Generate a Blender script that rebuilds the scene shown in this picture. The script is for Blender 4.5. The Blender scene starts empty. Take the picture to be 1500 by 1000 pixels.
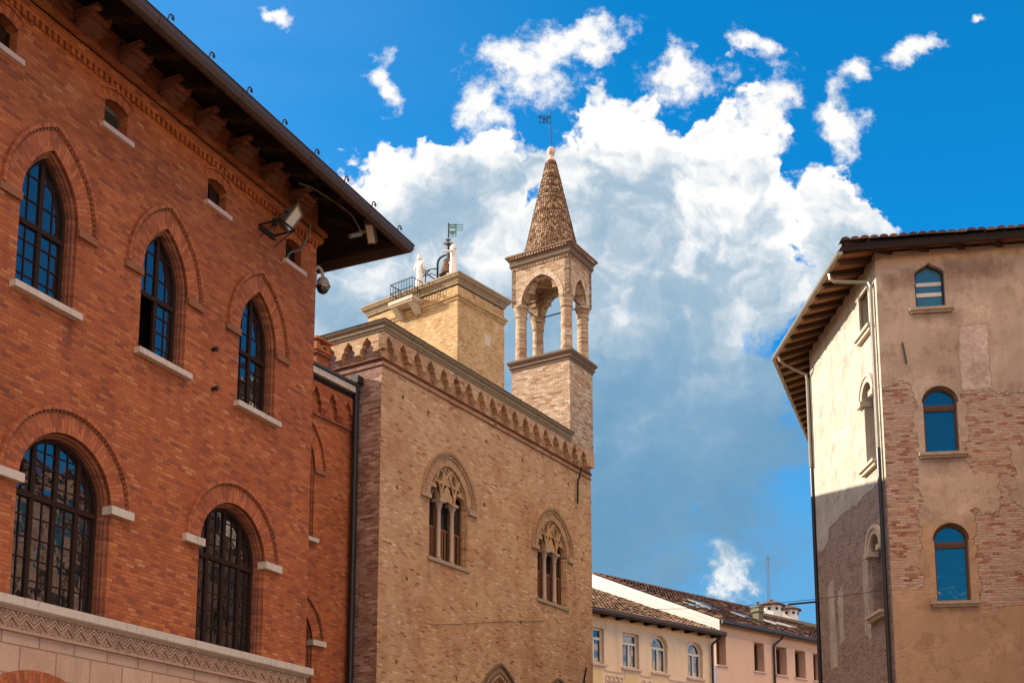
import bpy, bmesh, math, random
from math import sin, cos, pi, radians, sqrt, atan2, floor
from mathutils import Matrix, Vector
from mathutils.geometry import tessellate_polygon
random.seed(7)
S = bpy.context.scene
C = S.collection
# ------------------------------------------------------------------ camera
cd = bpy.data.cameras.new('camera'); cam = bpy.data.objects.new('camera', cd); C.objects.link(cam)
cam.location = (0, 0, 1.6); cam.rotation_euler = (radians(90) + math.atan(294/1800), 0, 0)
cd.sensor_width = 36; cd.sensor_fit = 'HORIZONTAL'; cd.lens = 36*1800/1500
cd.shift_y = 462/1500; cd.clip_end = 3000; cd.clip_start = .1
S.camera = cam
S.view_settings.view_transform = 'Standard'; S.view_settings.look = 'None'
S.view_settings.gamma = 1; S.view_settings.exposure = 1.05
# ------------------------------------------------------------------ sun
SUN_AZ = radians(-78); SUN_EL = radians(21.3)      # azimuth from +Y towards +X
sd = bpy.data.lights.new('sun', 'SUN'); sun = bpy.data.objects.new('sun', sd); C.objects.link(sun)
sd.energy = 4.3; sd.angle = radians(.5); sd.color = (1, .88, .71)
sdir = Vector((sin(SUN_AZ)*cos(SUN_EL), cos(SUN_AZ)*cos(SUN_EL), sin(SUN_EL)))
sun.rotation_euler = sdir.to_track_quat('Z', 'Y').to_euler()
# ------------------------------------------------------------------ node helper
class NG:
    def __init__(s, nt): s.nt = nt; nt.nodes.clear()
    def n(s, t, **k):
        o = s.nt.nodes.new(t)
        for a, v in k.items(): setattr(o, a, v)
        return o
    def put(s, sock, v):
        if isinstance(v, bpy.types.NodeSocket): s.nt.links.new(v, sock)
        elif v is not None:
            if isinstance(v, (tuple, list)) and len(v) == 3 and sock.type == 'RGBA': v = (*v, 1)
            sock.default_value = v
    def m(s, op, a, b=None, c=None, clamp=False):
        o = s.n('ShaderNodeMath', operation=op, use_clamp=clamp)
        for i, v in enumerate((a, b, c)):
            if v is not None: s.put(o.inputs[i], v)
        return o.outputs[0]
    def vm(s, op, a, b=None, out=0):
        o = s.n('ShaderNodeVectorMath', operation=op); s.put(o.inputs[0], a)
        if b is not None: s.put(o.inputs['Scale' if op == 'SCALE' else 1], b)
        return o.outputs[out]
    def xyz(s, x=0., y=0., z=0.):
        o = s.n('ShaderNodeCombineXYZ')
        for i, v in enumerate((x, y, z)): s.put(o.inputs[i], v)
        return o.outputs[0]
    def sep(s, v):
        o = s.n('ShaderNodeSeparateXYZ'); s.put(o.inputs[0], v); return o.outputs
    def noise(s, v, scale=1., detail=4., rough=.55, col=False, lac=2., dist=0.):
        o = s.n('ShaderNodeTexNoise'); s.put(o.inputs['Vector'], v)
        for k, q in (('Scale', scale), ('Detail', detail), ('Roughness', rough), ('Lacunarity', lac), ('Distortion', dist)): s.put(o.inputs[k], q)
        return o.outputs[1 if col else 0]
    def wn(s, v):
        o = s.n('ShaderNodeTexWhiteNoise', noise_dimensions='3D'); s.put(o.inputs['Vector'], v); return o.outputs[0]
    def ramp(s, f, stops, interp='LINEAR'):
        o = s.n('ShaderNodeValToRGB'); r = o.color_ramp; r.interpolation = interp
        while len(r.elements) < len(stops): r.elements.new(.5)
        for e, (p, c) in zip(r.elements, stops):
            e.position = p; e.color = (*c, 1) if len(c) == 3 else c
        s.put(o.inputs[0], f); return o.outputs[0]
    def mix(s, f, a, b, mode='MIX'):
        o = s.n('ShaderNodeMix', data_type='RGBA', blend_type=mode)
        s.put(o.inputs[0], f); s.put(o.inputs[6], a); s.put(o.inputs[7], b); return o.outputs[2]
    def mr(s, v, a, b, c=0., d=1., smooth=False):
        o = s.n('ShaderNodeMapRange', interpolation_type='SMOOTHSTEP' if smooth else 'LINEAR')
        for i, q in enumerate((v, a, b, c, d)): s.put(o.inputs[i], q)
        return o.outputs[0]
# ------------------------------------------------------------------ world: sky and clouds, laid out by direction
W = bpy.data.worlds.new('World'); S.world = W; W.use_nodes = True
def build_world():
    g = NG(W.node_tree)
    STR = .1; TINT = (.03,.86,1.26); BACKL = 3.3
    sky = g.n('ShaderNodeTexSky', sky_type='NISHITA'); sky.sun_disc = False
    sky.sun_elevation = SUN_EL; sky.sun_rotation = SUN_AZ
    sky.air_density = 1.; sky.dust_density = .6; sky.ozone_density = 3.
    tc = g.n('ShaderNodeTexCoord').outputs['Generated']
    x, y, z = g.sep(tc)
    yy = g.m('MAXIMUM', g.m('ABSOLUTE', y), .12)
    u = g.m('DIVIDE', x, yy); v = g.m('DIVIDE', z, yy)
    front = g.m('GREATER_THAN', y, 0.)
    P = g.xyz(u, v, 0.)
    w1 = g.vm('SCALE', g.vm('SUBTRACT', g.noise(P, 7., 3., .5, col=True), (.5, .5, .5)), .10)
    w2 = g.vm('SCALE', g.vm('SUBTRACT', g.noise(P, 26., 4., .6, col=True), (.5, .5, .5)), .045)
    Pw = g.vm('ADD', g.vm('ADD', P, w1), w2)
    def blob(px, py, rx, ry):            # pixel-sized numbers are only angles here: (tangent of azimuth, tangent of elevation)
        th = math.atan(294/1800)
        def uv(a, b):
            zc = (962-b)/1800; X = (a-750)/1800; Y = cos(th)-zc*sin(th); Z = sin(th)+zc*cos(th); return X/Y, Z/Y
        c = uv(px, py); e = uv(px+rx, py); t = uv(px, py-ry)
        q = g.vm('DIVIDE', g.vm('SUBTRACT', Pw, (c[0], c[1], 0)), (e[0]-c[0], t[1]-c[1], 1))
        return g.m('SUBTRACT', 1., g.vm('LENGTH', q, out=1))
    def union(bl, k=.15):
        r = None
        for b in bl:
            d = blob(*b)
            r = d if r is None else g.m('SMOOTH_MAX', r, d, k)
        return r
    big = union([(520,385,205,190),(675,330,130,185),(905,335,170,262),(1085,335,130,245),(1225,335,85,112),(800,640,420,420),(1060,600,150,260)], .12)
    small = union([(770,105,85,62),(855,48,85,26),(560,122,24,38),(1238,168,36,66),(1342,70,42,22),(1262,86,32,26),(1103,64,42,18),(402,8,36,18),
                   (990,108,70,40),(1128,150,46,90),(715,165,46,62),(800,62,46,34),(1420,46,14,10),(1052,838,70,85),(1095,690,26,22)], .03)
    n1 = g.noise(P, 16., 9., .62)
    n2 = g.noise(g.vm('ADD', P, (3.1, 7.7, 0)), 42., 8., .62)
    n3 = g.noise(g.vm('ADD', P, (1.7, 2.2, 0)), 34., 6., .6)
    vo = g.n('ShaderNodeTexVoronoi', feature='SMOOTH_F1', voronoi_dimensions='2D')
    g.put(vo.inputs['Vector'], Pw); g.put(vo.inputs['Scale'], 19.); g.put(vo.inputs['Detail'], 3.); g.put(vo.inputs['Roughness'], .55); g.put(vo.inputs['Smoothness'], .6)
    bil = g.m('SUBTRACT', 1., vo.outputs['Distance'])
    db = g.m('ADD', big, g.m('MULTIPLY', g.m('SUBTRACT', n1, .5), .55))
    db = g.m('ADD', db, g.m('MULTIPLY', g.m('SUBTRACT', bil, .6), .36))
    ds = g.m('ADD', g.m('MULTIPLY', small, .8), g.m('MULTIPLY', g.m('SUBTRACT', n2, .5), 2.0))
    a1 = g.mr(db, g.mr(v, .30, .50, -.12, .0), g.mr(v, .30, .50, .42, .11), 0, 1, True)
    a2 = g.mr(ds, -.02, .62, 0, .97, True)
    al = g.m('MULTIPLY', g.m('MAXIMUM', a1, a2), front)
    # light: bright along the upper, outer puffs, blue grey towards the base
    def bump(off, s1, s2):
        q = g.vm('ADD', Pw, off)
        a = g.noise(q, s1, 6., .58)
        vo2 = g.n('ShaderNodeTexVoronoi', feature='SMOOTH_F1', voronoi_dimensions='2D')
        g.put(vo2.inputs['Vector'], q); g.put(vo2.inputs['Scale'], s2); g.put(vo2.inputs['Detail'], 3.5); g.put(vo2.inputs['Roughness'], .55); g.put(vo2.inputs['Smoothness'], .8)
        return g.m('SUBTRACT', a, g.m('MULTIPLY', vo2.outputs['Distance'], .55))
    dif = g.m('SUBTRACT', bump((0, 0, 0), 10., 13.), bump((-.016, .026, 0), 10., 13.))
    dif2 = g.m('SUBTRACT', bump((0, 0, 0), 27., 33.), bump((-.006, .010, 0), 27., 33.))
    big_n = g.m('SUBTRACT', g.noise(P, 5.5, 3., .5), .5)
    t = g.mr(g.m('ADD', v, g.m('MULTIPLY', big_n, .24)), .28, .64, .05, .60, True)
    edge = g.mr(db, .02, .42, .40, 0., False)
    lit = union([(560,235,150,85),(690,215,70,70),(905,165,120,75),(1075,180,110,75),(1150,275,165,80),(1090,330,150,60)], .1)
    t = g.m('ADD', t, g.m('MULTIPLY', g.mr(g.m('ADD', lit, g.m('MULTIPLY', g.m('SUBTRACT', n1, .5), .9)), -.15, .60, 0, 1, True), .28))
    t = g.m('ADD', t, g.m('MULTIPLY', edge, g.mr(v, .36, .5)))
    t = g.m('ADD', t, g.m('MULTIPLY', dif, g.mr(v, .28, .52, .12, .95)))
    t = g.m('ADD', t, g.m('MULTIPLY', g.m('SUBTRACT', n3, .5), g.mr(v, .25, .5, .08, .22)))
    t = g.m('ADD', t, g.m('MULTIPLY', dif2, g.mr(v, .28, .52, .08, .42)))
    t = g.m('SMOOTH_MAX', t, g.m('ADD', g.mr(v, .3, .5, .03, .40), g.m('MULTIPLY', g.m('SUBTRACT', g.noise(P, 9., 6., .6), .5), .35)), .45)
    t = g.m('MAXIMUM', t, g.m('MULTIPLY', a2, g.m('SUBTRACT', 1., g.m('MULTIPLY', a1, g.mr(v, .2, .24))), clamp=True))
    colr = g.ramp(t, [(0., (.105,.29,.50)), (.25, (.20,.385,.56)), (.5, (.42,.55,.665)), (.72, (.70,.77,.83)), (.95, (1.0,.99,.97))], 'B_SPLINE')
    k = 1/STR/ (2**S.view_settings.exposure)
    colr = g.vm('SCALE', colr, k*1.03)
    tint = g.mix(1., sky.outputs[0], TINT, 'MULTIPLY')
    # thin veil low and to the left
    veil = g.m('MULTIPLY', g.mr(u, .1, -.45, 0., .32), g.noise(g.vm('MULTIPLY', P, (1., 3., 1.)), 3., 5., .6))
    tint = g.mix(g.m('MULTIPLY', veil, front), tint, (.42*k, .58*k, .80*k))
    # behind the viewer: unseen warm glow added low and overhead to light shaded walls
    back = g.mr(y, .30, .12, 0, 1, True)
    warm_fill = g.m('MAXIMUM', g.mr(g.m('ADD', z, g.m('MULTIPLY', g.m('SUBTRACT', g.noise(tc, 3., 5., .6), .5), .2)), .56, .68, 0, 1, True), g.mr(z, .20, .13, 0, 1, True))
    tint = g.mix(g.m('MULTIPLY', warm_fill, back), tint, tuple(q*k*BACKL for q in (1., .70, .44)))
    hz = g.m('MULTIPLY', g.mr(v, .46, .20, 0., .8, True), front)
    tint = g.mix(hz, tint, (.16*k, .40*k, .68*k))
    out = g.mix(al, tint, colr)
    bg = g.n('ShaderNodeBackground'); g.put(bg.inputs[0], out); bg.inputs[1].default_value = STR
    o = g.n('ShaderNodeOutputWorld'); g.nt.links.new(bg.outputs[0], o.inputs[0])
build_world()
# ------------------------------------------------------------------ materials
MATS = {}
def mat(name):
    m = bpy.data.materials.new(name); m.use_nodes = True; MATS[name] = m
    return m, NG(m.node_tree)
def finish(g, col, rough=.85, height=None, dist=.01, strength=.6, spec=.3, metal=0., normal=None, ior=None):
    b = g.n('ShaderNodeBsdfPrincipled'); g.put(b.inputs['Base Color'], col); g.put(b.inputs['Roughness'], rough)
    b.inputs['Specular IOR Level'].default_value = spec; g.put(b.inputs['Metallic'], metal)
    if ior: b.inputs['IOR'].default_value = ior
    if height is not None:
        bp = g.n('ShaderNodeBump'); g.put(bp.inputs['Height'], height); bp.inputs['Distance'].default_value = dist; bp.inputs['Strength'].default_value = strength
        g.put(b.inputs['Normal'], bp.outputs[0])
    o = g.n('ShaderNodeOutputMaterial'); g.nt.links.new(b.outputs[0], o.inputs[0])
def coords(g, uv=False):
    tc = g.n('ShaderNodeTexCoord')
    if uv:
        x, y, _ = g.sep(tc.outputs['UV']); return x, y, tc.outputs['Object']
    x, y, z = g.sep(tc.outputs['Object']); return g.m('ADD', x, y), z, tc.outputs['Object']
def brickfield(g, u, v, P, bw, bh, mo, pal, mcol, wob=.004):
    wv = g.vm('SUBTRACT', g.noise(P, 5., 2., .5, col=True), (.5, .5, .5)); wx, wy, _ = g.sep(wv)
    u = g.m('ADD', u, g.m('MULTIPLY', wx, wob*4)); v = g.m('ADD', v, g.m('MULTIPLY', wy, wob*4))
    vr = g.m('DIVIDE', v, bh); row = g.m('FLOOR', vr); fy = g.m('SUBTRACT', vr, row)
    off = g.m('ADD', g.m('MULTIPLY', g.m('FLOORED_MODULO', row, 2.), .5), g.m('MULTIPLY', g.wn(g.xyz(row, 3.3, 0.)), .28))
    ur = g.m('ADD', g.m('DIVIDE', u, bw), off); col = g.m('FLOOR', ur); fx = g.m('SUBTRACT', ur, col)
    ex = g.m('MULTIPLY', g.m('MINIMUM', fx, g.m('SUBTRACT', 1., fx)), bw); ey = g.m('MULTIPLY', g.m('MINIMUM', fy, g.m('SUBTRACT', 1., fy)), bh)
    e = g.m('MINIMUM', ex, ey)
    brick = g.mr(e, mo*.35, mo*.8, 0, 1, True)
    r = g.wn(g.xyz(col, row, 1.7)); r2 = g.wn(g.xyz(col, row, 9.1))
    c = g.ramp(r, pal)
    c = g.mix(g.m('MULTIPLY', g.mr(g.noise(P, 26., 6., .7), .35, .75), .6), c, g.mix(1., c, (.55,.48,.46), 'MULTIPLY'))
    c = g.mix(g.m('MULTIPLY', g.mr(g.noise(P, 3.7, 5., .65), .45, .7, 0, 1, True), .30), c, g.mix(1., c, (1.25,1.2,1.15), 'MULTIPLY'))
    return g.mix(brick, mcol, c), g.m('ADD', brick, g.m('MULTIPLY', r2, .5)), brick, r
def brick_mat(name, bw, bh, mo, pal, mcol, uv=False, wear=((.7,.68,.68), .9, .45), wear2=None, wob=.004, bump=.55, dist=.012, rough=.88, streak=.38):
    m, g = mat(name); u, v, P = coords(g, uv)
    c, h, _, _ = brickfield(g, u, v, P, bw, bh, mo, pal, mcol, wob)
    n = g.mr(g.noise(P, wear[1], 6., .6), .38, .72, 0, 1, True)
    c = g.mix(g.m('MULTIPLY', n, wear[2]), c, g.mix(1., c, wear[0], 'MULTIPLY'))
    st = g.mr(g.noise(g.vm('MULTIPLY', P, (1.,1.,.14)), 2.6, 6., .65), .52, .74, 0, 1, True)
    c = g.mix(g.m('MULTIPLY', st, streak), c, g.mix(1., c, (.55,.50,.48), 'MULTIPLY'))
    rp = g.mr(g.noise(g.vm('ADD', P, (31, 7, 3)), .9, 3., .5), .60, .63, 0, 1, True)
    c = g.mix(g.m('MULTIPLY', rp, .22), c, g.mix(1., c, (1.22,1.18,1.12), 'MULTIPLY'))
    if wear2:   # soot or lime wash in loose clouds
        n2 = g.mr(g.noise(g.vm('ADD', P, (9, 4, 2)), wear2[1], 7., .65), .5, .75, 0, 1, True)
        c = g.mix(g.m('MULTIPLY', n2, wear2[2]), c, wear2[0])
    h = g.m('ADD', h, g.m('MULTIPLY', g.noise(P, 45., 3., .6), .6))
    finish(g, c, rough, h, dist, bump)
    return m
def stone_mat(name, col, var=.35, scale=3., dark=(.35,.33,.3), dk=.4, rough=.8, bump=.3):
    m, g = mat(name); _, _, P = coords(g)
    a = g.noise(P, scale, 6., .62); b = g.noise(g.vm('MULTIPLY', P, (1.,1.,.25)), scale*2.3, 5., .6)
    c = g.mix(g.m('MULTIPLY', a, var), col, g.mix(1., col, (.6,.56,.5), 'MULTIPLY'))
    c = g.mix(g.m('MULTIPLY', g.mr(b, .52, .75, 0, 1, True), dk), c, g.mix(1., col, dark, 'MULTIPLY'))
    finish(g, c, rough, g.noise(P, 40., 4., .6), .008, bump); return m
def plain(name, col, rough=.6, spec=.3, metal=0., var=.25, scale=8., bump=.15):
    m, g = mat(name); _, _, P = coords(g)
    c = g.mix(g.m('MULTIPLY', g.noise(P, scale, 4., .6), var*2), col, g.mix(1., col, (.5,.5,.5), 'MULTIPLY'))
    finish(g, c, rough, g.noise(P, scale*4, 3., .6), .005, bump, spec, metal); return m
redpal = [(0., (.25,.07,.032)), (.15, (.36,.092,.034)), (.5, (.435,.122,.036)), (.8, (.47,.142,.043)), (.95, (.51,.175,.06)), (1., (.54,.23,.09))]
RED = brick_mat('red_brick', .19, .065, .011, redpal, (.26,.10,.055), wear=((.62,.54,.52), .55, .65), wear2=((.30,.10,.045), 1.6, .3), streak=.5)
REDV = brick_mat('red_brick_arch', .26, .070, .011, [(0., (.27,.075,.034)), (.5, (.41,.11,.042)), (1., (.50,.16,.06))], (.25,.10,.05), uv=True)
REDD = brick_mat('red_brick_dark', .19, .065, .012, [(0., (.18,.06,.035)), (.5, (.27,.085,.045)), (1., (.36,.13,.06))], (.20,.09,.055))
palpal = [(0., (.28,.105,.06)), (.05, (.44,.215,.115)), (.2, (.52,.305,.165)), (.6, (.565,.36,.19)), (.9, (.61,.41,.23)), (.97, (.65,.48,.30)), (1., (.70,.58,.41))]
PAL = brick_mat('palace_brick', .20, .064, .012, palpal, (.47,.31,.185), wear=((.74,.56,.48), .7, .85), wear2=((.52,.36,.205), 1.3, .5), wob=.006, bump=.8, streak=.5)
PALS = brick_mat('palace_side_brick', .22, .068, .012, [(0., (.20,.08,.06)), (.3, (.32,.16,.115)), (.7, (.40,.25,.19)), (1., (.54,.40,.33))], (.36,.25,.2), wear=((.6,.52,.5), .8, .7), wob=.006, bump=.8)
PALV = brick_mat('palace_arch_brick', .26, .07, .011, [(0., (.38,.20,.11)), (.5, (.45,.27,.15)), (1., (.52,.34,.2))], (.40,.27,.17), uv=True)
TOW = brick_mat('tower_brick', .24, .07, .017, [(0., (.26,.115,.07)), (.14, (.39,.225,.135)), (.5, (.51,.37,.245)), (.8, (.58,.46,.32)), (1., (.68,.60,.48))], (.31,.22,.15), wear=((.75,.68,.62), 1.2, .6), wob=.01, bump=.8)
CLK = brick_mat('clock_brick', .22, .07, .016, [(0., (.38,.21,.09)), (.2, (.52,.35,.165)), (.7, (.58,.41,.20)), (1., (.68,.53,.31))], (.43,.29,.145), wear=((.72,.6,.48), 1.6, .7), wear2=((.62,.49,.29), .9, .35), wob=.006, bump=1.)
WHITE = stone_mat('white_stone', (.58,.50,.43), .55, 6., dk=.6)
PINKST = stone_mat('pink_stone', (.60,.44,.37), .3, 5., dk=.25)
CORN = stone_mat('weathered_cornice_stone', (.33,.255,.165), .7, 2.5, dark=(.28,.28,.24), dk=.8)
CORN2 = stone_mat('tower_cornice_brick', (.17,.115,.075), .6, 4., dark=(.35,.33,.3), dk=.7)
MARB = stone_mat('statue_marble', (.78,.73,.68), .25, 4., dk=.2, rough=.55)
COLM = stone_mat('column_marble', (.40,.28,.205), .25, 6., dk=.2, rough=.5)
SILL = stone_mat('sill_stone', (.38,.29,.21), .6, 5., dk=.65)
SURR = stone_mat('surround_stone', (.55,.46,.35), .4, 5., dk=.4)
WOOD = plain('dark_frame_wood', (.030,.013,.008), .7, .15, 0, .3, 12.)
DWOOD = plain('walnut_window_wood', (.10,.040,.016), .5, .3, 0, .3, 12.)
BWOOD = plain('brown_window_wood', (.19,.075,.03), .45, .4, 0, .3, 12.)
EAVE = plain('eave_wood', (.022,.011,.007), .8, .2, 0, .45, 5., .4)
SOFW = plain('soffit_boards', (.42,.185,.065), .8, .2, 0, .4, 6., .4)
RAFT = plain('rafter_wood', (.075,.035,.018), .8, .2, 0, .4, 6., .4)
GUT = plain('brown_gutter_metal', (.075,.045,.032), .5, .5, .3, .35, 4.)
GUTL = plain('pale_gutter_metal', (.36,.30,.22), .35, .5, .55, .25, 5.)
PIPE = plain('dark_pipe_metal', (.022,.016,.014), .4, .5, .2, .3, 5.)
IRON = plain('black_iron', (.02,.018,.017), .6, .4, .3, .3, 9.)
COPPER = plain('green_copper', (.10,.27,.22), .6, .4, .3, .4, 8.)
BRONZE = plain('old_bronze', (.11,.06,.035), .5, .5, .6, .4, 8.)
LAMP = plain('grey_lamp_metal', (.17,.15,.12), .5, .5, .3, .3, 10.)
CAMW = plain('cream_plastic', (.42,.36,.3), .4, .5, 0, .15, 10.)
CREAMF = plain('cream_window_paint', (.70,.63,.52), .45, .4, 0, .15, 10.)
CURT = plain('white_curtain', (.66,.61,.56), .9, .1, 0, .2, 6.)
DARKI = plain('dark_interior', (.018,.014,.012), .9, .1, 0, .2, 5.)
SLATE = plain('dark_roof_sheet', (.06,.045,.04), .55, .4, 0, .4, 3.)
WPAINT = plain('white_sheet_cladding', (.40,.385,.36), .5, .4, 0, .12, 1.5)
def glass(name, col, ior, wav=.35, cell=None):
    m, g = mat(name); u, v, P = coords(g)
    h = g.m('MULTIPLY', g.noise(P, 2.2, 2., .5), .012*wav)
    if cell:      # every pane of a leaded or barred window sits a little out of true
        cu, cv = g.m('DIVIDE', u, cell[0]), g.m('DIVIDE', v, cell[1]); iu, iv = g.m('FLOOR', cu), g.m('FLOOR', cv)
        r1, r2 = g.wn(g.xyz(iu, iv, 2.)), g.wn(g.xyz(iu, iv, 5.))
        h = g.m('ADD', h, g.m('MULTIPLY', g.m('SUBTRACT', r1, .5), g.m('MULTIPLY', g.m('SUBTRACT', cu, iu), .011)))
        h = g.m('ADD', h, g.m('MULTIPLY', g.m('SUBTRACT', r2, .5), g.m('MULTIPLY', g.m('SUBTRACT', cv, iv), .011)))
        h = g.m('ADD', h, g.m('MULTIPLY', g.noise(P, 7., 2., .5), .0012))
    finish(g, col, .03, h, 1., 1., .5, 0., ior=ior); return m
GLASS = glass('window_glass', (.008,.009,.011), 1.95, .35, (.25,.31))
GLASSB = glass('blue_window_glass', (.006,.02,.03), 2.25, .5)
GLASST = glass('teal_window_glass', (.05,.12,.12), 2.0, .1)
LENS = glass('lens_glass', (.62,.55,.46), 1.5, .0)
def plaster_mat(name, col, col2, sc=1.2, streak=.4):
    m, g = mat(name); _, _, P = coords(g)
    a = g.mr(g.noise(P, sc, 7., .62), .35, .7, 0, 1, True); b = g.mr(g.noise(g.vm('MULTIPLY', P, (1.,1.,.18)), sc*3, 5., .6), .5, .8, 0, 1, True)
    c = g.mix(g.m('MULTIPLY', a, .6), col, col2); c = g.mix(g.m('MULTIPLY', b, streak), c, g.mix(1., c, (.72,.66,.6), 'MULTIPLY'))
    finish(g, c, .9, g.noise(P, 18., 5., .6), .01, .3); return m
CREAM = plaster_mat('cream_plaster', (.78,.59,.40), (.66,.46,.30), .6, .6)
PINK = plaster_mat('pink_plaster', (.70,.46,.325), (.62,.40,.28), .6, .45)
# ------------------------------------------------------------------ mesh builder
class MB:
    def __init__(s, T=None): s.v = []; s.f = []; s.u = []; s.T = T
    def add(s, p):
        p = Vector(p); s.v.append(s.T @ p if s.T else p); return len(s.v)-1
    def face(s, pts, uv=None):
        s.f.append([s.add(p) for p in pts]); s.u.append(uv)
    def box(s, x0, x1, y0, y1, z0, z1):
        a = [(x0,y0,z0),(x1,y0,z0),(x1,y1,z0),(x0,y1,z0),(x0,y0,z1),(x1,y0,z1),(x1,y1,z1),(x0,y1,z1)]; s.hexa(a); return s
    def hexa(s, a):
        i = [s.add(p) for p in a]
        for q in ((0,3,2,1),(4,5,6,7),(0,1,5,4),(1,2,6,5),(2,3,7,6),(3,0,4,7)): s.f.append([i[k] for k in q]); s.u.append(None)
    def prism(s, poly, y0, y1):
        n = len(poly); A = [s.add((x,y0,z)) for x,z in poly]; B = [s.add((x,y1,z)) for x,z in poly]
        s.f += [A, B[::-1]]; s.u += [None, None]
        for i in range(n): j = (i+1)%n; s.f.append([A[j],A[i],B[i],B[j]]); s.u.append(None)
        return s
    def wall(s, outer, holes, y=0., rev=.3, back=None):
        polys = [outer]+holes; flat = [p for q in polys for p in q]
        idx = [s.add((x,y,z)) for x,z in flat]
        for t in tessellate_polygon([[Vector((x,z,0)) for x,z in q] for q in polys]): s.f.append([idx[k] for k in t]); s.u.append(None)
        for k, h in enumerate(holes):
            d = rev[k] if isinstance(rev, (list,tuple)) else rev
            for i in range(len(h)):
                a, b = h[i], h[(i+1)%len(h)]; s.face([(a[0],y,a[1]),(b[0],y,b[1]),(b[0],y+d,b[1]),(a[0],y+d,a[1])])
        return s
    def plate(s, outer, holes, y0, y1):
        s.wall(outer, holes, y0, y1-y0); s.wall(outer, holes, y1, 0.0001)
        for i in range(len(outer)):
            a, b = outer[i], outer[(i+1)%len(outer)]; s.face([(a[0],y0,a[1]),(b[0],y0,b[1]),(b[0],y1,b[1]),(a[0],y1,a[1])])
        return s
    def ring(s, inn, out, y0, y1, uvs=True):
        L = 0.
        for i in range(len(inn)-1):
            a, b, c, d = inn[i], inn[i+1], out[i+1], out[i]
            l2 = L + .5*(math.dist(a,b)+math.dist(c,d)); w = math.dist(a,d)
            s.face([(a[0],y0,a[1]),(b[0],y0,b[1]),(c[0],y0,c[1]),(d[0],y0,d[1])], [(0,L),(0,l2),(w,l2),(w,L)])
            s.face([(d[0],y0,d[1]),(c[0],y0,c[1]),(c[0],y1,c[1]),(d[0],y1,d[1])], [(0,L),(0,l2),(.1,l2),(.1,L)])
            s.face([(b[0],y0,b[1]),(a[0],y0,a[1]),(a[0],y1,a[1]),(b[0],y1,b[1])], [(0,l2),(0,L),(.1,L),(.1,l2)])
            L = l2
        for i in (0,-1):
            a, d = inn[i], out[i]; s.face([(a[0],y0,a[1]),(d[0],y0,d[1]),(d[0],y1,d[1]),(a[0],y1,a[1])], [(0,0),(.3,0),(.3,.07),(0,.07)])
        return s
    def tube(s, pts, r, n=6, closed=False):
        pts = [Vector(p) for p in pts]; N = len(pts); rings = []
        up0 = None
        for i, p in enumerate(pts):
            if closed: t = pts[(i+1)%N]-pts[i-1]
            else: t = pts[min(i+1,N-1)]-pts[max(i-1,0)]
            t.normalize()
            ref = Vector((0,0,1)) if abs(t.z) < .9 else Vector((1,0,0))
            if up0 is not None and up0.cross(t).length > .1: ref = up0
            a = t.cross(ref).normalized(); b = a.cross(t).normalized(); up0 = b
            rr = r[i] if isinstance(r, (list,tuple)) else r
            rings.append([s.add(p+(a*cos(2*pi*k/n)+b*sin(2*pi*k/n))*rr) for k in range(n)])
        for i in range(N if closed else N-1):
            A, B = rings[i], rings[(i+1)%N]
            for k in range(n): s.f.append([A[k],A[(k+1)%n],B[(k+1)%n],B[k]]); s.u.append(None)
        if not closed: s.f += [rings[0][::-1], rings[-1]]; s.u += [None, None]
        return s
    def lathe(s, prof, cx=0., cy=0., n=16, sy=1.):
        rings = []
        for r, z in prof: rings.append([s.add((cx+r*cos(2*pi*k/n), cy+r*sy*sin(2*pi*k/n), z)) for k in range(n)])
        for A, B in zip(rings, rings[1:]):
            for k in range(n): s.f.append([A[k],A[(k+1)%n],B[(k+1)%n],B[k]]); s.u.append(None)
        s.f += [rings[0][::-1], rings[-1]]; s.u += [None, None]; return s
    def sweep(s, path, prof, closed=False, caps=True):
        """prof [(outward offset, z)], path [(x,y)]; outward is to the right of the direction of travel"""
        N = len(path); cols = []
        for i, p in enumerate(path):
            p = Vector(p)
            d0 = (p-Vector(path[i-1])).normalized() if (i > 0 or closed) else None
            d1 = (Vector(path[(i+1)%N])-p).normalized() if (i < N-1 or closed) else None
            d0 = d0 or d1; d1 = d1 or d0
            n0 = Vector((d0.y,-d0.x)); n1 = Vector((d1.y,-d1.x)); b = (n0+n1)/(1+n0.dot(n1))
            cols.append([s.add((p.x+b.x*o, p.y+b.y*o, z)) for o, z in prof])
        M = len(prof)
        for i in range(N if closed else N-1):
            A, B = cols[i], cols[(i+1)%N]
            for k in range(M-1): s.f.append([A[k],B[k],B[k+1],A[k+1]]); s.u.append(None)
        if not closed and caps: s.f += [cols[0], cols[-1][::-1]]; s.u += [None, None]
        return s
    def build(s, name, m, parent=None, smooth=False, loc=None, rotz=None):
        me = bpy.data.meshes.new(name); me.from_pydata([tuple(p) for p in s.v], [], s.f)
        uvl = me.uv_layers.new(name='UVMap'); flat = []
        for p, uv in zip(s.f, s.u):
            for k in range(len(p)): flat += list(uv[k]) if uv else [0., 0.]
        uvl.data.foreach_set('uv', flat)
        bm = bmesh.new(); bm.from_mesh(me); bmesh.ops.remove_doubles(bm, verts=bm.verts, dist=1e-5); bmesh.ops.recalc_face_normals(bm, faces=bm.faces); bm.to_mesh(me); bm.free()
        if smooth:
            me.polygons.foreach_set('use_smooth', [True]*len(me.polygons))
            try: me.set_sharp_from_angle(angle=radians(40))
            except Exception: pass
        me.materials.append(m); o = bpy.data.objects.new(name, me); C.objects.link(o)
        if parent: o.parent = parent
        if loc: o.location = loc
        if rotz is not None: o.rotation_euler = (0,0,rotz)
        return o
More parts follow.
